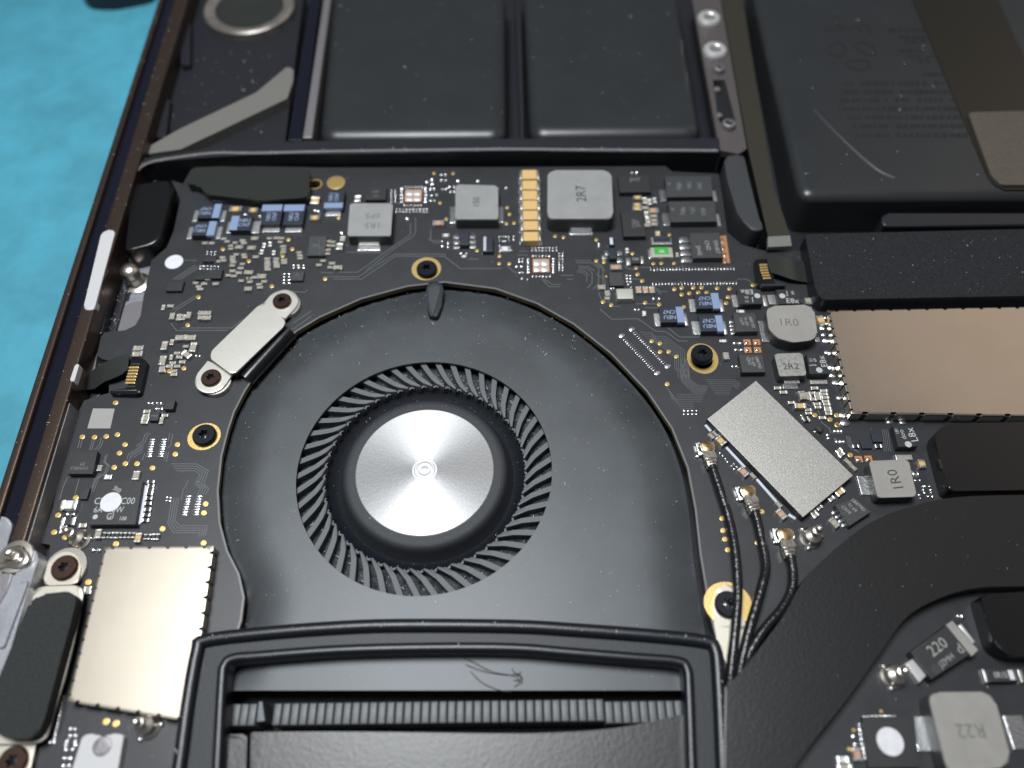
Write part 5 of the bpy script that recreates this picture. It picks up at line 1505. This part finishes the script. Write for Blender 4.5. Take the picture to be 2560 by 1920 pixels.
# ------------------------------------------------------------------ cooling fan
ZF = -0.65
FC = P('X', 1061, 1176, ZF)
RO = (P('X', 1379.5, 1176, ZF)[0] - P('X', 742, 1176, ZF)[0]) / 2
FC = (FC[0], (P('X', 1061, 904, ZF)[1] + P('X', 1061, 1492, ZF)[1]) / 2)
fan = empty('cooling_fan', FC, -4.6, 'black centrifugal laptop fan with silver brushed hub and many blades', 'fan')
fo = PM([('F', 505, 1720), ('F', 505, 1400), ('F', 527, 1340), ('F', 531, 1290), ('F', 520, 1240), ('F', 496, 1190), ('F', 481, 1130), ('F', 476, 1060), ('F', 483, 990), ('F', 498, 930),
         ('F', 512, 892), ('F', 534, 850), ('F', 576, 786), ('F', 646, 723), ('F', 700, 692), ('F', 790, 653), ('F', 880, 629), ('F', 960, 620), ('F', 1065, 632), ('F', 1150, 661),
         ('F', 1232, 706), ('F', 1312, 770), ('F', 1388, 851), ('F', 1440, 930), ('F', 1472, 1015), ('F', 1488, 1100), ('F', 1499, 1200), ('F', 1518, 1330), ('F', 1535, 1420), ('F', 1560, 1490)], ZF)
fo[0] = P('X', 545, 1726, ZF); fo[-1] = P('X', 1730, 1726, ZF); fo[1] = P('F', 490, 1430, ZF)
fo = smooth_path(fo[1:-1], 3) 
fo = [P('X', 545, 1726, ZF)] + fo + [P('X', 1760, 1726, ZF)]
hole = circ(FC, RO, 96)
cx, cy = FC
NA, NRAD = 240, 12
bm = bmesh.new()
fop = ccw(fo)


def ray_hit(a):
    dx, dy = math.cos(a), math.sin(a)
    best = 1e9
    for i in range(len(fop)):
        x1, y1 = fop[i][0] - cx, fop[i][1] - cy
        x2, y2 = fop[(i + 1) % len(fop)][0] - cx, fop[(i + 1) % len(fop)][1] - cy
        ex, ey = x2 - x1, y2 - y1
        den = dx * ey - dy * ex
        if abs(den) < 1e-9: continue
        t = (x1 * ey - y1 * ex) / den
        w = (x1 * dy - y1 * dx) / den
        if t > 0 and -1e-6 <= w <= 1 + 1e-6: best = min(best, t)
    return best


rim = [p for p in fo[1:-1]]
prev = first = None
for i in range(NA + 1):
    a = 2 * math.pi * (i % NA) / NA
    rb_ = ray_hit(a)
    colv = []
    for j in range(NRAD + 1):
        f = 1 - (1 - j / NRAD) ** 1.6
        r = RO + (rb_ - RO) * f
        x_, y_ = r * math.cos(a), r * math.sin(a)
        dmin = min((Vector((x_ + cx, y_ + cy)) - Vector(q)).length for q in rim)
        k = max(0.0, 1 - dmin / 5.5)
        colv.append((x_, y_, ZF - 0.95 * k ** 1.9))
    vsx = [bm.verts.new((x_ * MM, y_ * MM, z_ * MM)) for x_, y_, z_ in colv] if i < NA else first
    if i < NA:
        lip = bm.verts.new((colv[0][0] * MM, colv[0][1] * MM, (ZF - 0.4) * MM))
        vsx = [lip] + vsx
    if prev:
        for j in range(NRAD + 1):
            bm.faces.new((prev[j], prev[j + 1], vsx[j + 1], vsx[j]))
    prev = vsx
    if i == 0: first = vsx
link('top_plate', finish(bm, 'top_plate', 'fan_plate', True, 40), (cx, cy, 0), fan)
# rolled edge of the plate and the side wall below
edge = [(x, y, ZF - 1.2) for x, y in fo[1:-1]]
tube('rolled_edge', edge, 0.28, 'fan_plastic', fan, 8)
bm = bmesh.new()
inn = [tuple(Vector(FC) + (Vector(p) - Vector(FC)) * 0.985) for p in fo]
n_ = len(fo)
vt = [bm.verts.new(((p[0] - cx) * MM, (p[1] - cy) * MM, (ZF - 1.3) * MM)) for p in inn]
vb = [bm.verts.new(((p[0] - cx) * MM, (p[1] - cy) * MM, -4.55 * MM)) for p in inn]
for i in range(n_ - 1):
    bm.faces.new((vb[i], vb[i + 1], vt[i + 1], vt[i]))
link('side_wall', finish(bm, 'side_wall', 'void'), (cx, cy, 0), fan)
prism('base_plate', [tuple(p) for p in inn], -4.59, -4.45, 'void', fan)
# rotor
lathe('rotor_trough', FC, -4.4, [(RO * 0.80, 0.0), (RO * 0.80, 1.62), (RO * 0.77, 1.35), (RO * 0.73, 1.05), (RO * 0.70, 0.93), (RO * 0.66, 0.9), (RO * 0.6, 0.9)], 'fan_dark', fan, 72)
lathe('rotor_plate', FC, -4.4, [(RO * 1.1, 1.5), (RO * 1.1, 1.9), (RO * 0.95, 1.9), (RO * 0.86, 1.82), (RO * 0.80, 1.63), (RO * 0.79, 1.55)], 'fan_dusty', fan, 72)
hub = lathe('hub', FC, -4.4, [(RO * 0.70, 0.9), (RO * 0.675, 1.7), (RO * 0.66, 2.4), (RO * 0.648, 2.9), (RO * 0.636, 3.18), (RO * 0.62, 3.33), (RO * 0.60, 3.39), (RO * 0.58, 3.4), (RO * 0.545, 3.4), (0, 3.4)], 'hub_plastic', fan, 72)
disc = lathe('hub_disc', FC, -1.0, [(RO * 0.545, 0), (RO * 0.54, 0.1), (RO * 0.53, 0.14), (1.75, 0.14), (1.6, 0.17), (1.25, 0.17), (1.15, 0.06), (0.75, 0.05), (0.6, 0.10), (0.25, 0.1), (0, 0.06)], 'disc', hub, 96)
lathe('hub_ring', FC, -0.86, [(1.6, 0), (1.57, 0.03), (1.45, 0.04), (1.3, 0.025), (1.05, 0.025), (0.98, 0.04), (0.8, 0.04), (0.72, 0.02), (0.5, 0.02), (0.4, 0.04), (0, 0.04)], 'hub_ring', hub, 40)
disc['label'] = 'circularly brushed silver disc on the fan hub'
NB = 49
bm = bmesh.new()
ctr_line = []
for i in range(9):
    f = i / 8
    r = RO * (0.79 + (1.08 - 0.79) * f)
    a = math.radians(-15.0 * (f ** 0.52))      # trailing towards the rim
    ctr_line.append((r, a))
path = [(r * math.cos(-a), r * math.sin(-a)) for r, a in ctr_line]
wid = [0.34, 0.52, 0.62, 0.66, 0.68, 0.68, 0.68, 0.66, 0.66]
prism_bm(band(path, wid), 1.5, 3.0, bevel=0.1, bm=bm)
# small hook at the inner tip
hk = [path[0], (path[0][0] + 0.25, path[0][1] - 0.5), (path[0][0] - 0.05, path[0][1] - 0.75)]
prism_bm(band(hk, [0.3, 0.25, 0.1]), 1.2, 2.5, bm=bm)
blade_me = finish(bm, 'blade', 'fan_blade')
for i in range(NB):
    a = 2 * math.pi * i / NB
    link('blade', blade_me, (FC[0], FC[1], -4.25), fan, rotz=a)
# teardrop stop on the plate
td = PP('t11', [(1475, 800), (1500, 772), (1545, 765), (1590, 775), (1610, 805), (1620, 900), (1580, 1050), (1550, 1075), (1510, 1070), (1485, 1040), (1470, 900)], 0.3)
prism('locating_boss', smooth_path(td, 2, True), ZF - 0.02, 0.2, 'rubber', fan, bevel=0.2)
td2 = PP('t11', [(1490, 810), (1545, 780), (1592, 815), (1575, 900), (1537, 1030), (1515, 1030), (1490, 900)], 0.35)
prism('boss_face', smooth_path(td2, 3, True), 0.18, 0.3, 'fan_plate', fan, bevel=0.06)

# ------------------------------------------------------------------ gasket frame
gk = empty('gasket_frame', P('F', 980, 1500, 0.5), -0.9, 'black rubber gasket frame with two ridges over the fan outlet', 'gasket')
ZG = 2.0
og = PM([('X', 422, 2020), ('X', 442, 1920), ('X', 464, 1758), ('X', 488, 1625), ('X', 508, 1598), ('X', 640, 1581), ('X', 814, 1567), ('X', 987, 1560), ('X', 1280, 1562), ('X', 1454, 1572), ('X', 1627, 1585), ('X', 1757, 1599), ('X', 1790, 1618),
         ('X', 1800, 1700), ('X', 1811, 1920), ('X', 1816, 2020)], ZG)
ig = PM([('X', 530, 2020), ('X', 538, 1920), ('X', 550, 1700), ('X', 557, 1660), ('X', 578, 1643), ('X', 640, 1637), ('X', 843, 1622), ('X', 1074, 1616), ('X', 1280, 1617), ('X', 1425, 1628), ('X', 1598, 1642), ('X', 1694, 1650), ('X', 1720, 1668),
         ('X', 1726, 1729), ('X', 1733, 1920), ('X', 1736, 2020)], ZG)
ogs, igs = smooth_path(og, 4), smooth_path(ig, 4)
bm = bmesh.new()
for zt, flip in ((1.1, False), (-0.6, True)):
    vo = [bm.verts.new((p[0] * MM, p[1] * MM, zt * MM)) for p in ogs]
    vi = [bm.verts.new((p[0] * MM, p[1] * MM, zt * MM)) for p in igs]
    for i in range(len(vo) - 1):
        f = (vo[i], vi[i], vi[i + 1], vo[i + 1])
        bm.faces.new(f[::-1] if flip else f)
link('frame', finish(bm, 'frame', 'gasket_lit'), (0, 0, 0), gk)
link('outer_ridge', finish(sweep_bm([tuple(p) for p in ogs], ridge_profile(1.45, -0.6, ZG, 0.68)), 'outer_ridge', 'gasket'), (0, 0, 0), gk)
link('inner_ridge', finish(sweep_bm([tuple(p) for p in igs], ridge_profile(1.1, -0.62, ZG - 0.15, 0.5)), 'inner_ridge', 'gasket'), (0, 0, 0), gk)

# ------------------------------------------------------------------ heat sink: fins, plate, pipe
hs = empty('heat_sink', P('F', 1000, 1600, 0), -4.6, 'black painted heat sink with curved heat pipe and row of fins', 'heat sink')
zf = -0.9
xs0, xs1 = P('X', 681, 1790, zf)[0], P('t23', 802, 1180, zf)[0]
xs2 = P('t23', 1478, 1180, zf)[0]
pitch = (P('X', 681 + 21.8, 1790, zf)[0] - xs0)
yt, yb_ = P('X', 1100, 1753, zf)[1], P('X', 1100, 1808, zf)[1]
dy2 = P('X', 1100, 1759, zf)[1] - yt
fin_me = finish(prism_bm(boxpts(0, 0, pitch * 0.87, yt - yb_), 0, 3.6, bevel=0.1), 'fin', 'fin')
x = xs0 + pitch * 0.5
while x < xs1:
    link('fin', fin_me, (x, (yt + yb_) / 2, -4.5), hs)
    x += pitch
x = xs1 + pitch * 0.5
while x < xs2 + 2:
    link('fin', fin_me, (x, (yt + yb_) / 2 + dy2, -4.5), hs)
    x += pitch
for u in (1975, 2040, 2110, 2180):
    xx = P('t03', u, 1180, zf)[0]
    link('fin', fin_me, (xx, (yt + yb_) / 2, -4.5), hs)
q = PP('t13', [(20, 1085), (55, 1080), (80, 1255), (0, 1265)], zf)
prism('end_fin', q, -4.5, zf, 'fin', hs, bevel=0.1)
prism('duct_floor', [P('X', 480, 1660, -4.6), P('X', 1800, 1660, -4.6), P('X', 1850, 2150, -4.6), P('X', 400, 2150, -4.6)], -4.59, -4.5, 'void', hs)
hpz = 0.15
hp = smooth_path(PM([('t13', -58, 1352), ('t13', 100, 1348), ('t13', 700, 1345), ('t13', 1400, 1352), ('t13', 2212, 1362), ('t23', 400, 1352), ('t23', 800, 1325), ('t23', 1150, 1270), ('t23', 1480, 1190), ('t23', 1620, 1130)], hpz), 4) + [P('X', 1900, 1800, hpz), P('X', 1900, 2150, hpz), P('t13', -80, 2212, hpz)]
prism('heat_plate', [tuple(p) for p in hp], -0.9, hpz, 'heatpipe', hs, bevel=0.3, seg=3)
for q in ([(1945, 1372), (2118, 1365), (2135, 1400), (2122, 1760), (1945, 1760)],):
    prism('plate_tongue', rounded(PP('t03', q, hpz + 0.05), 0.3), -0.9, hpz + 0.05, 'heatpipe', hs, bevel=0.12)
zp = 2.1
up = smooth_path(PM([('X', 1806, 1722), ('t23', 1985, 820), ('X', 1920, 1593), ('X', 1965, 1530), ('X', 2018, 1440), ('X', 2128, 1339), ('X', 2209, 1290), ('X', 2296, 1261), ('X', 2368, 1246), ('X', 2470, 1239), ('X', 2680, 1236)], zp), 5)
lo = smooth_path(PM([('X', 1930, 2060), ('X', 1990, 1915), ('X', 2122, 1742), ('X', 2195, 1640), ('X', 2267, 1543), ('X', 2354, 1493), ('X', 2441, 1470), ('X', 2540, 1466), ('X', 2680, 1466)], zp), 5)
prism('heat_pipe', [tuple(p) for p in up] + [tuple(p) for p in lo[::-1]] + [P('X', 1800, 2060, zp)], 0.04, zp, 'heatpipe', hs, bevel=0.45, seg=4)

# ------------------------------------------------------------------ dust, lint and hair
random.seed(11)
DU = bmesh.new()


def inside(p, poly):
    c = False
    j = len(poly) - 1
    for i in range(len(poly)):
        if (poly[i][1] > p[1]) != (poly[j][1] > p[1]) and p[0] < (poly[j][0] - poly[i][0]) * (p[1] - poly[i][1]) / (poly[j][1] - poly[i][1]) + poly[i][0]:
            c = not c
        j = i
    return c


def speck(x, y, z, s):
    a = random.random() * 6.28
    if random.random() < 0.22:                       # a short fibre
        L = s * random.uniform(2.0, 5.0)
        w = s * 0.28
        b_ = random.uniform(-0.9, 0.9)
        pr = None
        for i in range(4):
            f = i / 3
            px, py = x + L * f * math.cos(a + b_ * f), y + L * f * math.sin(a + b_ * f)
            n = (-math.sin(a + b_ * f) * w, math.cos(a + b_ * f) * w)
            v = [DU.verts.new(((px + n[0]) * MM, (py + n[1]) * MM, (z + 0.01) * MM)), DU.verts.new((px * MM, py * MM, (z + 0.01 + w) * MM)), DU.verts.new(((px - n[0]) * MM, (py - n[1]) * MM, (z + 0.01) * MM))]
            if pr:
                DU.faces.new((pr[0], pr[1], v[1], v[0])); DU.faces.new((pr[1], pr[2], v[2], v[1]))
            pr = v
    else:
        k = random.choice((3, 4))
        vs_ = [DU.verts.new(((x + s * random.uniform(0.5, 1) * math.cos(a + 6.28 * i / k)) * MM, (y + s * random.uniform(0.5, 1) * math.sin(a + 6.28 * i / k)) * MM, (z + 0.005) * MM)) for i in range(k)]
        t = DU.verts.new((x * MM, y * MM, (z + s * 0.9) * MM))
        for i in range(k):
            DU.faces.new((vs_[i], vs_[(i + 1) % k], t))


def dust(poly, z, n, s0, s1, avoid=None):
    n = int(n * 1.5); s1 = s1 * 1.3
    xs = [p[0] for p in poly]; ys = [p[1] for p in poly]
    c = 0; tries = 0
    while c < n and tries < n * 12:
        tries += 1
        p = (random.uniform(min(xs), max(xs)), random.uniform(min(ys), max(ys)))
        if not inside(p, poly): continue
        if avoid and avoid(p): continue
        speck(p[0], p[1], z, s0 + (s1 - s0) * random.random() ** 4)
        c += 1


dust(fo, ZF, 750, 0.015, 0.06, lambda p: (Vector(p) - Vector(FC)).length < RO + 0.15)
dust(PM([('F', 560, 640), ('F', 1400, 640), ('F', 1400, 760), ('F', 560, 780)], ZF), ZF, 130, 0.025, 0.09, lambda p: not inside(p, fo) or (Vector(p) - Vector(FC)).length < RO + 0.2)
dust(band([tuple(p) for p in ogs], 0.5), ZG, 160, 0.03, 0.11)
dust(band([tuple(p) for p in igs], 0.4), ZG - 0.2, 70, 0.03, 0.1)
dust([tuple(p) for p in up] + [tuple(p) for p in lo[::-1]], zp, 90, 0.015, 0.05)
dust(PM([('t31', 340, 380), ('t31', 2300, 335), ('t31', 2300, 880), ('t31', 490, 910)], 2.7), 2.7, 130, 0.02, 0.07)
dust(PM([('t10', 660, 0), ('t10', 2140, 0), ('t10', 2140, 1080), ('t10', 560, 1080)], 1.5), 1.5, 45, 0.05, 0.12)
dust(PM([('t20', 130, 0), ('t20', 1420, 0), ('t20', 1600, 1060), ('t20', 200, 1080)], 1.5), 1.5, 50, 0.05, 0.12)
dust(PM([('t30', 60, 60), ('t30', 1200, 60), ('t30', 1900, 1600), ('t30', 340, 1600)], 3.2), 3.2, 50, 0.05, 0.14)
dust(rim_a, ZR, 100, 0.03, 0.09)
dust(rim_b, ZR - 0.1, 150, 0.03, 0.09)
dust(rim_c, -1.2, 420, 0.04, 0.12)
dust(we and band([tuple(p) for p in we], 1.0), ZW + 0.12, 150, 0.03, 0.1)
dust(PM([('t00', 1700, 400), ('t10', 300, 500), ('t10', 240, 1180), ('t00', 1400, 1200)], -0.6), -0.6, 50, 0.05, 0.12)
dust(outer, 0.0, 420, 0.02, 0.06)
dust(circ(FC, RO * 0.61, 24), -1.0, 40, 0.02, 0.05, lambda p: (Vector(p) - Vector(FC)).length < RO * 0.555)
dust(circ(FC, RO * 0.52, 24), -0.86, 16, 0.02, 0.05)
dust(circ(FC, RO * 0.97, 36), -2.5, 900, 0.03, 0.10, lambda p: (Vector(p) - Vector(FC)).length < RO * 0.85 or (p[1] < FC[1] + 4 and random.random() < 0.6))
dust(circ(FC, RO * 0.79, 36), -3.2, 120, 0.02, 0.06, lambda p: (Vector(p) - Vector(FC)).length < RO * 0.7)
tag(link('dust', finish(DU, 'dust', 'dust', False), (0, 0, 0)), 'pale dust specks and lint scattered over the laptop insides', 'dust', kind='stuff')
HR = bmesh.new()
for pts in ([(1790, 705), (1900, 760), (2050, 830), (2240, 865)], [(1810, 765), (1920, 810), (2060, 845), (2230, 860)], [(1850, 820), (1950, 920), (2080, 980), (2200, 1010)], [(2212, 800), (2240, 850), (2300, 880), (2290, 930)], [(2230, 960), (2280, 920), (2250, 870), (2290, 830)], [(2225, 900), (2270, 905), (2295, 870), (2240, 840)]):
    pp = smooth_path([(*P('t13', u, v, ZF), ZF + 0.05 + 0.45 * math.sin(i_ * 1.4) ** 2) for i_, (u, v) in enumerate(pts)], 6)
    tube_bm(pp, 0.035, 5, HR)
tag(link('hair', finish(HR, 'hair', 'hair'), (0, 0, 0)), 'thin brown hairs and lint clump lying on the fan outlet plate', 'hair', kind='stuff')

# ------------------------------------------------------------------ lettering (all text objects become meshes)
tmp = []
for parent, s, xy, z, th, rot, m_, sx_, nm in TEXTS:
    cu = bpy.data.curves.new('t', 'FONT')
    cu.body = s
    cu.align_x = 'CENTER'; cu.align_y = 'CENTER'
    cu.resolution_u = 2
    ob = bpy.data.objects.new('t', cu)
    COL.objects.link(ob)
    tmp.append(ob)
dg = bpy.context.evaluated_depsgraph_get()
dg.update()
for ob, (parent, s, xy, z, th, rot, m_, sx_, nm) in zip(tmp, TEXTS):
    me = bpy.data.meshes.new_from_object(ob.evaluated_get(dg))
    k = th / 0.70 * MM
    xs = [v.co.x for v in me.vertices]; ys = [v.co.y for v in me.vertices]
    if xs:
        me.transform(Matrix.Translation((-(min(xs) + max(xs)) / 2, -(min(ys) + max(ys)) / 2, 0)))
    me.transform(Matrix.Diagonal((k * sx_, k, k, 1)))
    me.materials.clear()
    me.materials.append(MATS[m_])
    link(nm, me, (xy[0], xy[1], z), parent, rotz=math.radians(rot))
for ob in tmp:
    cu = ob.data
    bpy.data.objects.remove(ob)
    bpy.data.curves.remove(cu)
